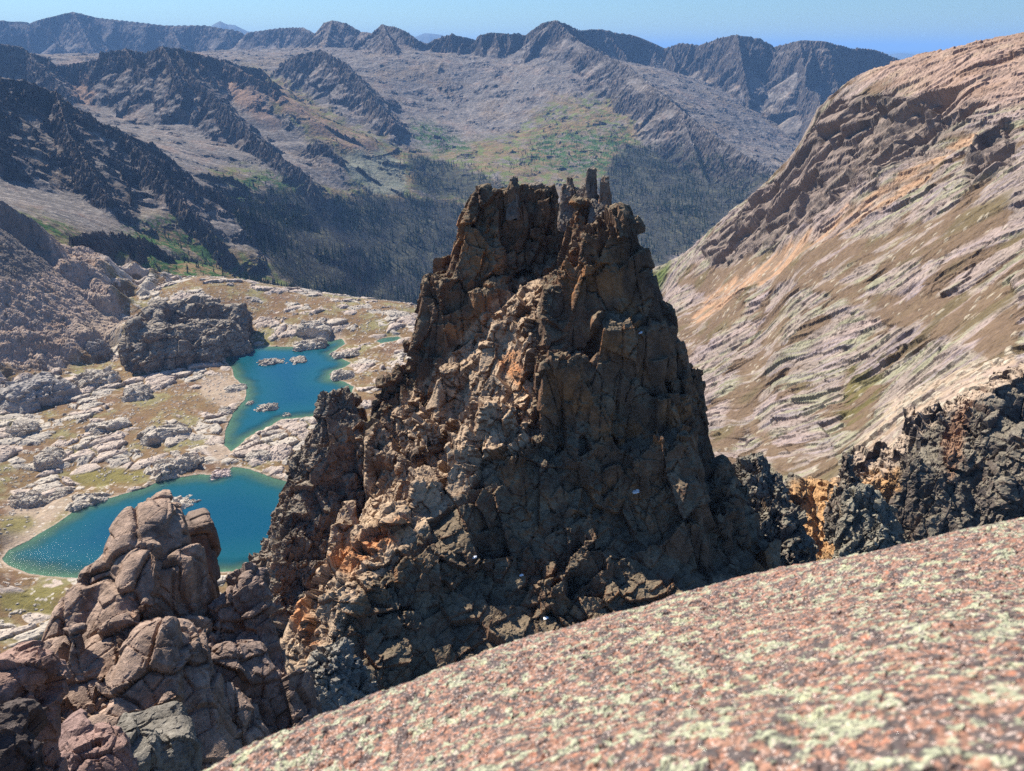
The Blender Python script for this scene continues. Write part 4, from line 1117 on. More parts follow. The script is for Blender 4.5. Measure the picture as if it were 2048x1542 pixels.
# ------------------------------------------------------------------ granite crag at lower left (about twenty metres off)
granite_mat = rock_mat("granite", (.55, .12, .022), .22, bumps=((.35, .06), (.09, .035), (.03, .012)), rough=.9, spec=.15)
GR = [((2.0, 1.4, 2.4), .09, .16, .09, 1), ((.8, .7, 1.0), .022, .045, .03, 1), ((.3, .3, .35), .006, .012, 0, 1)]
GC = ((.26, .168, .115), (.30, .18, .11), (.115, .08, .062), (.33, .235, .175), None, .12, 560)
crag = [
    # summit knob and main body
    (318,1004,20,19.6, 312,1040,34,19.2, dict(rnd=.5)), (300,1030,40,19.2, 290,1070,46,18.9, dict(rnd=.5, slant=.3)), (322,1050,40,19.0, 345,1300,80,17.2, dict(rnd=.4)), (272,1085,32,18.8, 280,1300,60,17.2, dict(rnd=.5)),
    (290,1100,26,18.2, 270,1200,40,17.4, dict(rnd=.6)), (330,1130,30,18.0, 360,1330,60,16.8, dict(rnd=.5)),
    # stepping ribs to the left
    (232,1155,20,18.6, 215,1290,40,17.4, dict(rnd=.6, slant=.3)), (200,1128,14,19.0, 172,1230,24,18.2, dict(rnd=.6, slant=.4)), (178,1160,16,19.0, 140,1260,26,18.2, dict(rnd=.6, slant=.5)), (250,1180,30,17.8, 200,1330,50,16.6, dict(rnd=.6, slant=.3)),
    (262,1225,34,17.0, 190,1370,50,15.8, dict(rnd=.6, slant=.4)), (150,1200,18,18.6, 130,1300,30,17.8, dict(rnd=.6)), (205,1270,20,16.9, 190,1340,34,16.4, dict(rnd=.7)), (155,1290,22,17.2, 110,1400,50,16.0, dict(rnd=.5, slant=.5)),
    (110,1330,30,16.8, 80,1420,50,15.8, dict(rnd=.5, slant=.4)), (170,1350,50,16.4, 150,1480,70,15.2, dict(rnd=.4)), (60,1350,20,17.0, 40,1420,40,16.0, dict(rnd=.5)),
    (155,1262,12,16.7, 158,1300,16,16.5, dict(rnd=.8)),
    # front ribs
    (305,1255,24,15.6, 265,1540,90,13.4, dict(rnd=.5, slant=.1)), (350,1283,18,15.6, 340,1540,60,13.4, dict(rnd=.5)), (385,1300,20,15.6, 400,1560,70,13.6, dict(rnd=.4)), (250,1330,30,15.4, 200,1540,60,13.6, dict(rnd=.5)),
    (200,1420,40,15.2, 170,1560,60,13.8, dict(rnd=.5)), (320,1330,60,15.2, 330,1600,120,13.0, dict(rnd=.4)), (420,1400,50,15.0, 450,1620,90,13.2, dict(rnd=.4))]
rockbody("granite_crag", crag, .075, None, None, GR, 550, GC, granite_mat, "rounded brown granite crag with stacked bulging ribs, lower left before the lake", "granite crag", k=.035, warp=.12, wsc=1.3, joints=(2.0, .16), rlx=2, rot=.25, sl=.15)
rockbody("rock_slab", [(392,1048,24,21.5, 398,1330,30,20.0, dict(rnd=.2, slant=.1, dt=.5, db=.8)), (412,1062,10,21.6, 428,1330,24,20.2, dict(rnd=.2))],
    .075, None, None, GR, 580, ((.17, .10, .075), (.22, .12, .07), (.09, .07, .06), (.22, .16, .12), None, .5, 585), granite_mat, "upright rusty brown slab standing behind the right side of the granite crag", "rock slab", warp=.15, wsc=1.2, joints=(1.6, .08))
rockbody("granite_buttress", [
    (482,1158,14,17.6, 470,1330,50,16.4, dict(rnd=.4)), (500,1175,18,17.4, 540,1400,50,15.6, dict(rnd=.4)), (450,1215,22,17.2, 450,1400,50,15.6, dict(rnd=.4)), (520,1240,22,16.8, 570,1450,40,15.0, dict(rnd=.4)),
    (490,1290,40,16.2, 520,1540,80,14.0, dict(rnd=.4)), (560,1330,18,15.8, 590,1480,40,14.6, dict(rnd=.4)), (430,1290,26,16.2, 440,1500,60,14.4, dict(rnd=.4)), (590,1385,14,15.4, 610,1480,30,14.6, dict(rnd=.4)), (545,1400,40,15.2, 570,1600,80,13.4)],
    .075, None, None, [((1.6, 1.2, 2.4), .14, .22, .03, 1), ((.6, .5, .9), .05, .08, .02, 1), ((.25, .25, .3), .015, .025, 0, 1)], 600, ((.21, .135, .10), (.25, .15, .10), (.10, .075, .06), (.26, .19, .15), None, .12, 605), granite_mat,
    "fractured reddish granite buttress between the crag and the big spire's foot", "granite buttress", k=.06, warp=.25, wsc=1.2, joints=(1.2, .12), rot=.3)
# boulders in the bottom left corner
for nm, cols_, sd_, col_, lab in [
    ("boulder", [(30,1350,60,9.5, 30,1480,60,9.2, dict(rnd=.5, slant=.1)), (60,1380,36,9.4, 55,1560,46,8.8, dict(rnd=.4))], 620, (.28, .18, .14), "large pinkish square boulder cut by the left edge of the frame"),
    ("boulder", [(15,1450,40,8.6, 20,1600,70,8.0, dict(rnd=.6))], 625, (.09, .07, .06), "dark shaded boulder in the bottom left corner"),
    ("boulder", [(140,1488,42,11.2, 140,1560,50,10.9, dict(rnd=.6, slant=.3))], 630, (.22, .145, .12), "pink rounded boulder at the bottom edge below the granite crag"),
    ("boulder", [(200,1515,50,10.2, 200,1600,60,9.9, dict(rnd=.6))], 635, (.25, .16, .13), "low pink boulder cut by the bottom edge, second from the left"),
    ("boulder", [(312,1488,62,12.6, 312,1560,66,12.3, dict(rnd=.45)), (280,1500,30,12.4, 285,1560,40,12.2, dict(rnd=.5))], 640, (.17, .15, .12), "pitted grey-green boulder at the bottom edge beside the granite slab"),
    ("boulder", [(228,1486,16,12.8, 228,1530,20,12.6, dict(rnd=.6))], 645, (.22, .18, .15), "small dark stone wedged between the bottom boulders"),
    ("boulder", [(172,1470,14,13.2, 176,1510,18,13.0, dict(rnd=.6))], 648, (.24, .19, .16), "small brown stone lodged above the pink boulder at the bottom"),
    ("boulder", [(0,1290,6,14.0, -6,1330,10,13.8, dict(rnd=.6))], 650, (.26, .18, .16), "sliver of brown boulder poking in at the left edge")]:
    rockbody(nm, cols_, .05, None, None, [((.9, .8, .9), .05, .09, .01, 1), ((.3, .3, .3), .02, .035, 0, 1), ((.12, .12, .12), .006, .01, 0, 1)], sd_,
        (col_, tuple(c * 1.1 for c in col_), tuple(c * .55 for c in col_), tuple(c * 1.15 for c in col_), None, .06, sd_ + 1), granite_mat, lab, "boulder", k=.04, warp=.10, wsc=.5, sub=1)
rockbody("rock_hummock", [(660,1312,24,60, 655,1400,44,57, dict(rnd=.4)), (690,1335,18,60, 700,1420,34,57, dict(rnd=.4)), (632,1340,14,60, 630,1420,30,57, dict(rnd=.4)), (720,1365,14,59, 730,1420,24,57), (745,1385,8,59, 755,1420,14,57), (712,1322,6,60, 712,1360,10,59)],
    .16, None, None, [((1.6, 1.5, 2.2), .22, .4, .05, 1), ((.7, .7, .9), .12, .2, .04, 1), ((.35, .35, .4), .05, .08, 0, 1)], 660, ((.17, .14, .115), (.2, .15, .1), (.09, .08, .075), (.25, .225, .175), None, .35, 665), granite_mat,
    "knobbly grey rock head peeping over the edge of the granite slab, left of centre", "rock hummock", k=.1, warp=.4, wsc=2.2, joints=(1.3, .15))

# ------------------------------------------------------------------ the granite slab under the camera
def slab():
    def atd(u, v, d):
        x = (u - 1024.0) / FPX; y = (771.0 - v) / FPX
        q = np.array([x, CP + y * SP, -SP + y * CP]); return q * d / np.linalg.norm(q)
    P = [atd(*p) for p in [(2048,1542,.55),(1500,1542,.62),(1000,1542,.82),(700,1542,1.1),(450,1542,1.3),(600,1460,1.4),(800,1370,1.55),(1000,1290,1.65),(1160,1240,1.75),(1500,1150,1.95),(1800,1100,2.1),(2048,1050,2.3),
                           (2048,1250,.98),(1700,1350,.85),(1400,1400,.88),(1100,1440,.98),(1700,1220,1.22),(1300,1300,1.2),(1000,1380,1.15),(2048,1120,1.45),(1500,1200,1.5),(2300,1000,2.5),(2300,1300,1.0)]]
    pts = [tuple(p) for p in P]
    for p in (P[4], P[5], P[6], P[7], P[8], P[9], P[10], P[11], P[21]):      # rolls over behind the edge
        n = p / np.linalg.norm(p[:2]) 
        pts.append((p[0] + n[0] * .45, p[1] + n[1] * .45, p[2] + n[2] * .45 - .38)); pts.append((p[0] + n[0] * 1.2, p[1] + n[1] * 1.2, p[2] + n[2] * 1.2 - 1.7))
    pts += [(2.0, 0, -.62), (3.6, .9, -1.35), (2.4, -1.2, -.6), (.2, -1.3, -.55), (4.5, -.5, -1.3)]; pts.append((-.6, .2, -1.1)); pts.append((.8, -.2, -.35)); pts.append((0, -.2, -.6)); pts.append((-.2, .35, -.75))
    T = TPS(pts, 1e-6)
    NA, NR = 2000, 800
    az = np.radians(np.linspace(-70, 120, NA)); r = .16 * (5.2 / .16) ** np.linspace(0, 1, NR)
    A, R = np.meshgrid(az, r); X = R * np.sin(A); Y = R * np.cos(A); Z = T(X, Y)
    tg = np.array([(-900,2000),(-200,1750),(200,1612),(400,1542),(560,1465),(700,1412),(800,1372),(940,1318),(1160,1242),(1300,1205),(1500,1152),(1700,1108),(1850,1078),(2048,1036),(2400,965)], float)
    q_ = [at(u, v, 1.0) for u, v in tg]; ta = np.array([math.atan2(p[0], p[1]) for p in q_]); te = np.array([p[2] for p in q_])
    for _ in range(3):
        dl = np.where(R > .7, Z / R, -9).max(0) - np.interp(az, ta, te)
        kx = np.hanning(41); kx /= kx.sum(); dl = np.convolve(np.pad(dl, 20, mode='edge'), kx, 'valid')
        dl = np.where((az > ta[1]) & (az < ta[-1]), dl, 0)
        Z = Z - R * dl[None] * sstep(.55, 1.3, R)
    Z = Z + .030 * fbm2(X / .7, Y / .7, 3, 701) + .010 * fbm2(X / .16, Y / .16, 3, 702)
    va, ti, ed = cell2(X / .03, Y / .03, 703); vb, tb, eb = cell2(X / .009, Y / .009, 704)
    f2 = fbm2(X / .022, Y / .022, 3, 705)
    Z = Z + .0035 * va * sstep(0, .2, ed) + .0045 * f2 + .0016 * vb
    g1 = fbm2(X / .02, Y / .02, 3, 706); g2 = fbm2(X / .009, Y / .009, 2, 707); g3 = fbm2(X / .3, Y / .3, 3, 708)
    C = np.zeros(Z.shape + (3,), np.float32) + np.array([.27, .14, .09], np.float32)
    C = mixc(C, (.35, .235, .18), sstep(0, .4, g2 + .4 * g1))
    C = mixc(C, (.36, .13, .07), sstep(.1, .5, -g2 + .4 * vb) * .6)
    C = mixc(C, (.045, .037, .036), sstep(-.10, .08, g1 * .8 + .6 * g2 + .35 * vb + .25 * g3) * .9)
    l1 = fbm2(X / .036 + 40, Y / .036, 4, 709) + .25 * vb + .2 * vn2(X / .012, Y / .012, 712)
    C = mixc(C, (.29, .295, .19), sstep(.16, .26, l1 + .30 * g3 + .2 * g2) * .9)
    C = mixc(C, (.33, .325, .18), sstep(.32, .5, l1 + .35 * g3) * sstep(-.1, .3, vn2(X / .2, Y / .2, 711)) * .7)
    C *= (1 + .22 * vb * .6)[..., None]
    m, t, b, o = nodes("lichen_granite"); L = t.links.new
    tc = t.nodes.new("ShaderNodeTexCoord"); a_ = t.nodes.new("ShaderNodeAttribute"); a_.attribute_name = "tint"
    vo = t.nodes.new("ShaderNodeTexVoronoi"); vo.inputs["Scale"].default_value = 260; L(tc.outputs["Object"], vo.inputs["Vector"])
    mr = t.nodes.new("ShaderNodeMapRange"); mr.inputs["To Min"].default_value = .7; mr.inputs["To Max"].default_value = 1.3
    sp = t.nodes.new("ShaderNodeSeparateColor"); L(vo.outputs["Color"], sp.inputs[0]); L(sp.outputs[0], mr.inputs["Value"])
    v = t.nodes.new("ShaderNodeVectorMath"); v.operation = 'SCALE'; L(a_.outputs["Color"], v.inputs[0]); L(mr.outputs[0], v.inputs["Scale"]); L(v.outputs[0], b.inputs["Base Color"])
    no = t.nodes.new("ShaderNodeTexNoise"); no.inputs["Scale"].default_value = 90; no.inputs["Detail"].default_value = 4; L(tc.outputs["Object"], no.inputs["Vector"])
    bp = t.nodes.new("ShaderNodeBump"); bp.inputs["Distance"].default_value = .008; L(no.outputs["Fac"], bp.inputs["Height"]); L(bp.outputs[0], b.inputs["Normal"])
    # mica flakes: a few cells are mirror smooth
    gt = t.nodes.new("ShaderNodeMath"); gt.operation = 'GREATER_THAN'; gt.inputs[1].default_value = .985; L(sp.outputs[1], gt.inputs[0])
    # crystal grains: dark mica and pale feldspar
    prev = v.outputs[0]
    for thr, colr in ((.74, (.05, .042, .04, 1)), (.93, (.52, .40, .33, 1))):
        vg = t.nodes.new("ShaderNodeTexVoronoi"); vg.inputs["Scale"].default_value = 340 if thr < .85 else 420; L(tc.outputs["Object"], vg.inputs["Vector"])
        sg = t.nodes.new("ShaderNodeSeparateColor"); L(vg.outputs["Color"], sg.inputs[0])
        gg = t.nodes.new("ShaderNodeMath"); gg.operation = 'GREATER_THAN'; gg.inputs[1].default_value = thr; L(sg.outputs[2], gg.inputs[0])
        ms = t.nodes.new("ShaderNodeMath"); ms.operation = 'MULTIPLY'; ms.inputs[1].default_value = .75; L(gg.outputs[0], ms.inputs[0])
        mg = t.nodes.new("ShaderNodeMix"); mg.data_type = 'RGBA'; L(ms.outputs[0], mg.inputs[0]); L(prev, mg.inputs[6]); mg.inputs[7].default_value = colr
        prev = mg.outputs[2]
    L(prev, b.inputs["Base Color"])
    m2 = t.nodes.new("ShaderNodeMapRange"); m2.inputs["To Min"].default_value = .85; m2.inputs["To Max"].default_value = .18; L(gt.outputs[0], m2.inputs["Value"]); L(m2.outputs[0], b.inputs["Roughness"])
    # closed body: the skin plus an underside
    Pt = np.stack([X, Y, Z], -1)
    Zb = np.minimum(Z.min() - .3, Z - .6)
    sk = Pt.reshape(-1, 3); F = grid_faces(NR, NA)
    rim = [(0, j) for j in range(NA)] + [(i, NA - 1) for i in range(1, NR)] + [(NR - 1, j) for j in range(NA - 2, -1, -1)] + [(i, 0) for i in range(NR - 2, 0, -1)]
    ri = np.array([i * NA + j for i, j in rim]); low = sk[ri].copy(); low[:, 2] = sk[:, 2].min() - .3
    nb = len(sk); k = np.arange(len(ri)); k2 = (k + 1) % len(ri)
    F2 = np.stack([ri[k], ri[k2], nb + k2, nb + k], -1)
    me = mesh_from("granite_slab", np.r_[sk, low], np.r_[F, F2], np.r_[C.reshape(-1, 3), np.zeros((len(ri), 3)) + .2])
    link("granite_slab", me, m, label="near sloping slab of pink granite speckled black and pale green with lichen, filling the lower right", cat="granite slab")
slab()
print("slab", time.time() - T0)
# ------------------------------------------------------------------ outcrops and islands by the lakes
def on_ground(u, v, AZ=None):
    r = np.arange(420, 1400, .8); p = at(u, v, 1.0)
    zz = grid_z(p[0] * r, p[1] * r, AZB, RB, HB); k = np.nonzero(p[2] * r < zz)[0]
    k = k[0] if len(k) else len(r) - 1
    return r[k]
outcrop_mat = rock_mat("whaleback_rock", (5, .9), .18, bumps=((2.5, .5), (.7, .2)), rough=.9, spec=.1)
PALE = ((.41, .35, .275), (.43, .34, .26), (.28, .235, .19), (.47, .405, .32), None)
GREYR = ((.27, .235, .205), (.32, .26, .21), (.18, .155, .14), (.35, .31, .265), None)
def outcrop(u, v, w, h, label, cat="rock outcrop", name="rock_outcrop", col_=PALE, tall=.5, rot=0.0, seed=0, lean=0.0, z=None, split=1):
    r = on_ground(u, v + h * .3) if z is None else np.hypot(*atz(u, v, z)[:2])
    zb = r * at(u, v + h * .3, 1.0)[2] if z is None else z
    m = r / FPX * 1.12
    hw = w * m; dep = h * m * 1.7; ht = min(tall * hw * .65, h * m * 1.0)
    a = math.atan2(*at(u, v, 1.0)[:2])
    c = np.array([math.sin(a) * r, math.cos(a) * r, zb])
    S = Solid(.06 * hw)
    R2 = np.random.default_rng(seed + 5)
    for q in range(split + 2):
        off = np.array([R2.uniform(-.45, .45) * hw, R2.uniform(-.4, .4) * dep, 0]) if q else np.zeros(3)
        s_ = 1.0 if q == 0 else R2.uniform(.4, .65)
        T = c + off + [0, 0, ht * R2.uniform(.7, 1.0)]; B = c + off - [0, 0, ht * .8]
        S.cols.append((T, B, hw * .62 * s_, hw * .95 * s_, dep * .6 * s_, dep * .95 * s_, a + rot + R2.uniform(-.3, .3), 2.0, .38, lean + R2.uniform(-.15, .15), R2.uniform(-.15, .15)))
    vox = max(hw / 16, .35)
    V, Q = S.mesh(vox); V, Q = largest(V, Q); V = relax(V, Q, 2, .5); V, Q = subdiv(V, Q)
    L = hw
    V = fracture(V, Q, [((L * .6, L * .35, L * .4), L * .035, L * .07, L * .02, 1), ((L * .2, L * .12, L * .15), L * .014, L * .03, L * .012, 1), ((L * .07, L * .05, L * .06), L * .006, L * .01, 0, 1)], seed, warp=L * .10, wsc=L * .5)
    C, nz, n1, n2 = paint(V, Q, *col_, L * .12, seed + 3)
    link(name, mesh_from(name, V, Q, C), outcrop_mat, label=label, cat=cat)
for i, a_ in enumerate([
    (545,724,30,9,"low pale rock island nearest the sandy flat in the far lake","rock island","rock_island",PALE,.25),
    (597,721,17,11,"small rounded rock island left of centre in the far lake","rock island","rock_island",PALE,.5),
    (532,815,26,12,"low white rock island with a notch, in the narrow arm of the far lake","rock island","rock_island",PALE,.28),
    (500,806,8,5,"tiny pale rock breaking the water beside the notched island","rock island","rock_island",PALE,.4),
    (684,748,30,13,"ribbed pale rock point jutting into the far lake from the right","rock outcrop","rock_outcrop",PALE,.45),
    (690,708,34,9,"flat pale rock shelf on the far lake's right-hand shore","rock outcrop","rock_outcrop",PALE,.25),
    (572,830,12,9,"pale boulder at the corner of the far lake's near shore","boulder","boulder",PALE,.6),
    (350,1010,48,16,"pale rock island in the near lake, just behind the granite crag","rock island","rock_island",PALE,.28),
    (355,926,64,20,"long smooth whaleback slab touching the near lake's far shore","rock outcrop","rock_outcrop",PALE,.30),
    (180,996,52,15,"long ribbed pale slab sliding into the near lake at its left end","rock outcrop","rock_outcrop",PALE,.30),
    (120,985,22,14,"round pale rock above the ribbed slab by the near lake","rock outcrop","rock_outcrop",PALE,.5),
    (50,995,32,18,"pale domed outcrop at the left behind the near lake's sandy beach","rock outcrop","rock_outcrop",PALE,.45),
    (97,912,28,18,"pale striped dome with a dark foot on brown grass at left","rock outcrop","rock_outcrop",PALE,.6),
    (195,757,42,20,"large pale domed outcrop on brown grass left of the far lake","rock outcrop","rock_outcrop",PALE,.55),
    (275,780,28,20,"pale layered outcrop just right of the large dome","rock outcrop","rock_outcrop",PALE,.55),
    (290,708,26,10,"dark grey flat-topped boulder below the knoll","boulder","boulder",GREYR,.5),
    (395,712,34,13,"pale ribbed boulder pile left of the far lake's far end","rock outcrop","rock_outcrop",PALE,.5),
    (40,858,36,16,"low pale ribbed outcrop near the left edge, level with the far lake's narrow arm","rock outcrop","rock_outcrop",PALE,.4),
    (60,780,74,40,"big dark-fronted grey outcrop at the left edge","rock outcrop","rock_outcrop",GREYR,.6),
    (190,690,22,12,"dark grey boulder on the pale gravel left of the knoll","boulder","boulder",GREYR,.7),
    (620,690,44,14,"stack of rounded pale ledges on the far shore of the far lake","rock outcrop","rock_outcrop",PALE,.5),
    (625,655,40,16,"rounded pale ledges above the far lake's far shore","rock outcrop","rock_outcrop",PALE,.55),
    (450,820,16,10,"pale block on the left bank of the far lake's narrow arm","rock outcrop","rock_outcrop",PALE,.5),
    (470,775,30,10,"pale flat slab at the waist of the far lake","rock outcrop","rock_outcrop",PALE,.3),
    (520,905,30,9,"flat pale slab on the grassy neck between the two lakes","rock outcrop","rock_outcrop",PALE,.25),
    (440,945,24,12,"pink slab sloping into the near lake at the neck","rock outcrop","rock_outcrop",((.48,.37,.32),(.50,.38,.32),(.34,.27,.24),(.5,.4,.35),None),.3),
    (215,850,44,14,"long cracked pale slab in the middle of the brown grass","rock outcrop","rock_outcrop",PALE,.3),
    (330,860,46,15,"pale curved slab right of the middle of the brown grass","rock outcrop","rock_outcrop",PALE,.3)]):
    isl = a_[5] == "rock island"
    u, v, w, h, lab, cat, nm, cl, tall = a_
    outcrop(u, v, w * (1.0 if isl else .92), h, lab, cat, nm, cl, tall, rot=rng.uniform(-.3, .3), seed=800 + 20 * i, z=(LZ1 if v < 880 else LZ2) if isl else None)
# the knoll
kc = []
for (u, v, w, vb) in [(280,610,14,680),(300,588,22,685),(335,576,24,690),(372,580,22,692),(405,576,24,690),(440,580,22,688),(475,584,18,672),(492,592,10,650),(258,640,14,690),(290,630,24,695),(330,640,26,700),(320,660,16,705),(355,650,30,695),(400,640,30,695),(440,640,22,690),(470,632,16,680),(342,668,14,700),(430,665,14,695),(285,665,16,700)]:
    rr = 1135 - (v - 580) * 1.0; u = 385 + (u - 385) * .88; v = 640 + (v - 640) * .62 + 10
    kc.append((u, v, w, rr, u + rng.uniform(-6, 6), vb + 4, w * 1.5, rr - 30 + (v - 580) * .2, dict(rnd=.7, dt=14, db=26)))
rockbody("rock_knoll", kc, 2.3, None, None, [((34, 22, 22), 2.4, 4.0, .8, 1), ((12, 9, 9), 1.0, 1.7, .4, 1), ((5, 4, 4), .5, .8, .1, 1)], 1500,
    ((.16, .125, .095), (.21, .15, .10), (.095, .078, .065), (.33, .275, .205), None, .4, 1510), outcrop_mat, "dark blocky rock knoll standing at the far left end of the lake bench", "rock knoll", warp=6, wsc=40, joints=(18, 1.5), sl=.6)
# old snow lying in cracks of the shaded wall
def snow(u, v, w, label):
    V_all = np.empty(len(spire_ob.data.vertices) * 3, np.float32); spire_ob.data.vertices.foreach_get("co", V_all); V_all = V_all.reshape(-1, 3)
    uu, vv = proj(V_all[:, 0], V_all[:, 1], V_all[:, 2]); k = np.nonzero((abs(uu - u) < 6) & (abs(vv - v) < 5))[0]
    p = V_all[k[np.argmin(np.linalg.norm(V_all[k], axis=1))]].astype(float)
    hw = w / FPX * np.linalg.norm(p)
    n = 14; m = 9; th = np.linspace(0, 2 * np.pi, n + 1)[:-1]; ph = np.linspace(0.02, np.pi - .02, m)
    TH, PH = np.meshgrid(th, ph); k_ = 1 + .35 * vn2(3 * np.cos(TH) + u, 3 * np.sin(TH) + PH, 5)
    X = p[0] + hw * k_ * np.sin(PH) * np.cos(TH); Y = p[1] + hw * .8 * k_ * np.sin(PH) * np.sin(TH); Z = p[2] + hw * .4 * np.cos(PH) * k_ + .3 * hw * np.cos(TH)
    i = np.arange(m - 1)[:, None] * n + np.arange(n)[None]; j = np.arange(m - 1)[:, None] * n + (np.arange(n)[None] + 1) % n
    F = np.stack([i, j, j + n, i + n], -1).reshape(-1, 4)
    V = np.stack([X, Y, Z], -1).reshape(-1, 3)
    link("snow_patch", mesh_from("snow_patch", V, F, np.full((len(V), 3), .78)), snow_mat, label=label, cat="snow patch")
snow_mat = rock_mat("old_snow", (.4,), .06, rough=.6, spec=.3)
snow(1272, 984, 7, "flat scrap of old snow on a ledge of the spire's shaded wall"); snow(1283, 661, 4, "tiny snow scrap high in the crack on the spire's right side"); snow(955, 1110, 5, "small snow scrap low on the spire's shaded base, left of the others")
snow(1038, 1146, 4, "small snow scrap above the slab edge near the middle of the spire's base"); snow(1086, 1232, 5, "small snow scrap just above the granite slab's edge")
print("outcrops", time.time() - T0)

# ------------------------------------------------------------------ forest
def tree_parts(seed, dead):
    R2 = np.random.default_rng(seed); tv = []; tf = []; cv = []; cf = []
    # trunk: tapered five-sided
    for h, rr in ((0, .012), (.5, .008), (.96, .002)):
        for k in range(5):
            a = 2 * math.pi * k / 5; tv.append((rr * math.cos(a), rr * math.sin(a), h))
    for l in range(2):
        for k in range(5):
            a, b = l * 5 + k, l * 5 + (k + 1) % 5; tf.append((a, b, b + 5)); tf.append((a, b + 5, a + 5))
    # crown: whorls of drooping boughs
    n = 9 if not dead else 8
    for l in range(n):
        z = .10 + .86 * l / n; w = (.115 if not dead else .075) * (1 - .88 * l / n) * R2.uniform(.75, 1.2)
        m = 6 if not dead else 5; ph = R2.uniform(0, 6)
        for k in range(m):
            a = ph + 2 * math.pi * k / m; ww = w * R2.uniform(.7, 1.25); b0 = len(cv)
            sp = .42 if not dead else .16
            cv += [(0, 0, z + .11), (ww * math.cos(a - sp), ww * math.sin(a - sp), z - .01), (ww * 1.15 * math.cos(a), ww * 1.15 * math.sin(a), z - .03), (ww * math.cos(a + sp), ww * math.sin(a + sp), z - .01)]
            cf += [(b0, b0 + 1, b0 + 2), (b0, b0 + 2, b0 + 3)]
    return np.array(tv), np.array(tf), np.array(cv), np.array(cf)
KINDS = [tree_parts(10 + i, i < 3) for i in range(6)]
def plain_mat(name, c, var=.3):
    m, t, b, o = nodes(name); b.inputs["Roughness"].default_value = .95; b.inputs["Specular IOR Level"].default_value = .05
    tc = t.nodes.new("ShaderNodeTexCoord"); n = t.nodes.new("ShaderNodeTexNoise"); n.inputs["Scale"].default_value = .05
    g = t.nodes.new("ShaderNodeNewGeometry"); t.links.new(g.outputs["Position"], n.inputs["Vector"])
    mr = t.nodes.new("ShaderNodeMapRange"); mr.inputs["To Min"].default_value = 1 - var * 1.6; mr.inputs["To Max"].default_value = 1 + var * 1.6
    t.links.new(n.outputs["Fac"], mr.inputs["Value"])
    v = t.nodes.new("ShaderNodeVectorMath"); v.operation = 'SCALE'; v.inputs[0].default_value = c; t.links.new(mr.outputs[0], v.inputs["Scale"]); t.links.new(v.outputs[0], b.inputs["Base Color"])
    return m
m_trunk = plain_mat("dead_bark", (.26, .235, .215)); m_dead = plain_mat("dead_boughs", (.155, .145, .135)); m_green = plain_mat("spruce_needles", (.028, .045, .024))
def scatter(polys, spacing, green_p, hmin, hmax, seed, blur=2, r0=1350, r1=5600):
    R2 = np.random.default_rng(seed); m = polymask(polys, blur)
    us = [p[0] for q in polys for p in q]; a0 = math.atan((min(us) - 1024) / FPX / .95) - .03; a1 = math.atan((max(us) - 1024) / FPX / .95) + .03
    area = .5 * (a1 - a0) * (r1 ** 2 - r0 ** 2); n = int(area / spacing ** 2)
    a = R2.uniform(a0, a1, n); r = np.sqrt(R2.uniform(r0 ** 2, r1 ** 2, n))
    x = r * np.sin(a); y = r * np.cos(a); z = far_z(x, y); u, v = proj(x, y, z)
    ok = (R2.uniform(0, 1, n) < sample(m, u, v) * sstep(-.55, .1, fbm2(x / 110, y / 110, 3, seed))) & (u > -40) & (u < 2090)
    x, y, z, u, v = x[ok], y[ok], z[ok], u[ok], v[ok]; n = len(x)
    g = R2.uniform(0, 1, n) < (green_p + .6 * vn2(x / 160, y / 160, seed + 3) * (green_p > 0))
    return np.c_[x, y, z, R2.uniform(hmin, hmax, n) * R2.uniform(.7, 1.0, n), g, R2.uniform(0, 6.28, n), R2.integers(0, 3, n)]
T_ = np.concatenate([
    scatter([FOREST[0]], 8.6, .22, 21, 37, 1, r0=1500, r1=3300),
    scatter([FOREST[1]], 12, .25, 18, 30, 2, r0=2600, r1=4300),
    scatter([FOREST[2]], 11, .38, 19, 32, 3, r0=2000, r1=4600),
    scatter([[(480,560),(560,560),(720,590),(840,600),(840,630),(600,610),(490,590)]], 16, .75, 20, 32, 4, r0=1500, r1=2600),
    scatter([[(560,345),(640,385),(600,405),(480,400),(430,350)],[(800,310),(850,318),(800,325)],[(905,322),(1000,345),(1010,372),(940,345)]], 24, .9, 16, 26, 5, r0=2000, r1=4300),
    scatter([[(1080,270),(1250,255),(1310,320),(1240,340),(1160,345),(1040,350),(1000,330)],[(830,240),(870,250),(930,290),(880,300),(830,270)]], 26, .95, 14, 22, 6, r0=3000, r1=4700),
    scatter([[(430,350),(500,400),(500,440),(440,430)],[(260,460),(330,450),(380,480),(520,560),(620,585),(500,580),(330,540)]], 34, .95, 12, 22, 7, r0=1400, r1=2700)])
U_, V_ = proj(T_[:, 0], T_[:, 1], T_[:, 2]); D_ = np.hypot(T_[:, 0], T_[:, 1])
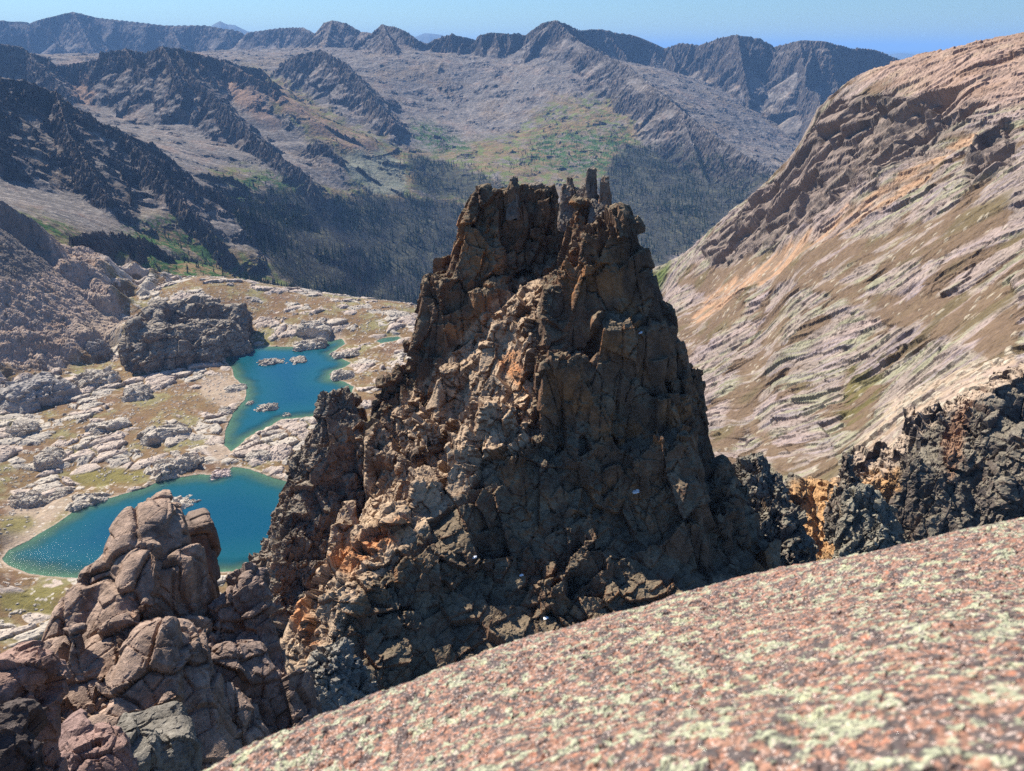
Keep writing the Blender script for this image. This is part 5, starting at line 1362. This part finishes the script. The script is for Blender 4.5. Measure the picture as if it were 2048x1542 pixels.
# things that hide the trees from the photograph: bench, spire
hid = (V_ > 618) | ((U_ > 945) & (U_ < 1285) & (V_ > 400)) | ((U_ > 850) & (U_ < 950) & (V_ > 540 - (U_ - 850) * 1.4)) | (U_ + (V_ - 352) * 1.05 > 1560)
px = T_[:, 3] / D_ * FPX
order = np.argsort(-np.where(hid | (V_ < 250), 0, px))
near = order[:300]; rest = order[300:]
print("trees", len(T_), px[near].min(), time.time() - T0)
meshes = []
for k in range(6):
    tv, tf, cv, cf = KINDS[k]
    t_ = mesh_from("trunk", tv, tf); t_.materials.append(m_trunk); c_ = mesh_from("crown", cv, cf); c_.materials.append(m_dead if k < 3 else m_green)
    meshes.append((t_, c_))
for i in near:
    x, y, z, h, g, a, k = T_[i]; k = int(k) + (3 if g else 0)
    o = bpy.data.objects.new("spruce_tree" if g else "dead_spruce", None); col.objects.link(o)
    o.location = (x, y, z - .02 * h); o.rotation_euler = (0, 0, a); o.scale = (h, h, h); o.empty_display_size = .5
    o["label"] = "living dark green spruce among the grey dead stand beyond the lake bench" if g else "bare grey dead spruce in the dense dead stand beyond the lake bench"
    o["category"] = "spruce" if g else "dead spruce"
    o["group"] = "green spruces of the valley forest" if g else "dead spruces of the valley forest"
    for nm, me in zip(("trunk", "crown"), meshes[k]):
        p = bpy.data.objects.new(nm, me); col.objects.link(p); p.parent = o
VV = []; FF = []; MM = []; nb = 0
for k in range(6):
    tv, tf, cv, cf = KINDS[k]
    sel = rest[(T_[rest, 6] + 3 * T_[rest, 4]).astype(int) == k]
    if not len(sel): continue
    P = T_[sel]; c, s = np.cos(P[:, 5]), np.sin(P[:, 5])
    bv = np.r_[tv, cv]; bf = np.r_[tf, cf + len(tv)]; bm = np.r_[np.zeros(len(tf), int), np.full(len(cf), 1 if k < 3 else 2)]
    X = (bv[None, :, 0] * c[:, None] - bv[None, :, 1] * s[:, None]) * P[:, 3:4] + P[:, 0:1]
    Y = (bv[None, :, 0] * s[:, None] + bv[None, :, 1] * c[:, None]) * P[:, 3:4] + P[:, 1:2]
    Z = bv[None, :, 2] * P[:, 3:4] + P[:, 2:3] - .02 * P[:, 3:4]
    VV.append(np.stack([X, Y, Z], -1).reshape(-1, 3)); FF.append((bf[None] + (np.arange(len(sel)) * len(bv))[:, None, None] + nb).reshape(-1, 3)); MM.append(np.tile(bm, len(sel))); nb += len(sel) * len(bv)
me = mesh_from("forest", np.concatenate(VV), np.concatenate(FF))
for m in (m_trunk, m_dead, m_green): me.materials.append(m)
me.polygons.foreach_set("material_index", np.concatenate(MM).astype(np.int32))
link("forest", me, kind="stuff", label="dense forest of grey dead and dark green spruces on the valley slopes")
print("forest", nb, time.time() - T0)
# ------------------------------------------------------------------ haze
def build_haze():
    s = 95000.0; zt, zb = 520.0, -2010.0
    V = np.array([(-s, -s, zb), (s, -s, zb), (s, s, zb), (-s, s, zb), (-s, -s, zt), (s, -s, zt), (s, s, zt), (-s, s, zt)])
    F = np.array([(0, 3, 2, 1), (4, 5, 6, 7), (0, 1, 5, 4), (1, 2, 6, 5), (2, 3, 7, 6), (3, 0, 4, 7)])
    me = mesh_from("haze", V, F)
    m = bpy.data.materials.new("haze_air"); m.use_nodes = True; t = m.node_tree; t.nodes.clear()
    o = t.nodes.new("ShaderNodeOutputMaterial"); v = t.nodes.new("ShaderNodeVolumePrincipled")
    v.inputs["Color"].default_value = (.28, .54, 1.0, 1); v.inputs["Density"].default_value = HAZE
    v.inputs["Anisotropy"].default_value = 0.0
    t.links.new(v.outputs[0], o.inputs["Volume"])
    link("haze", me, m, kind="stuff", label="thin blue mountain haze filling the air over the valley")
HAZE = 3.8e-5
build_haze()
print("done", time.time() - T0)
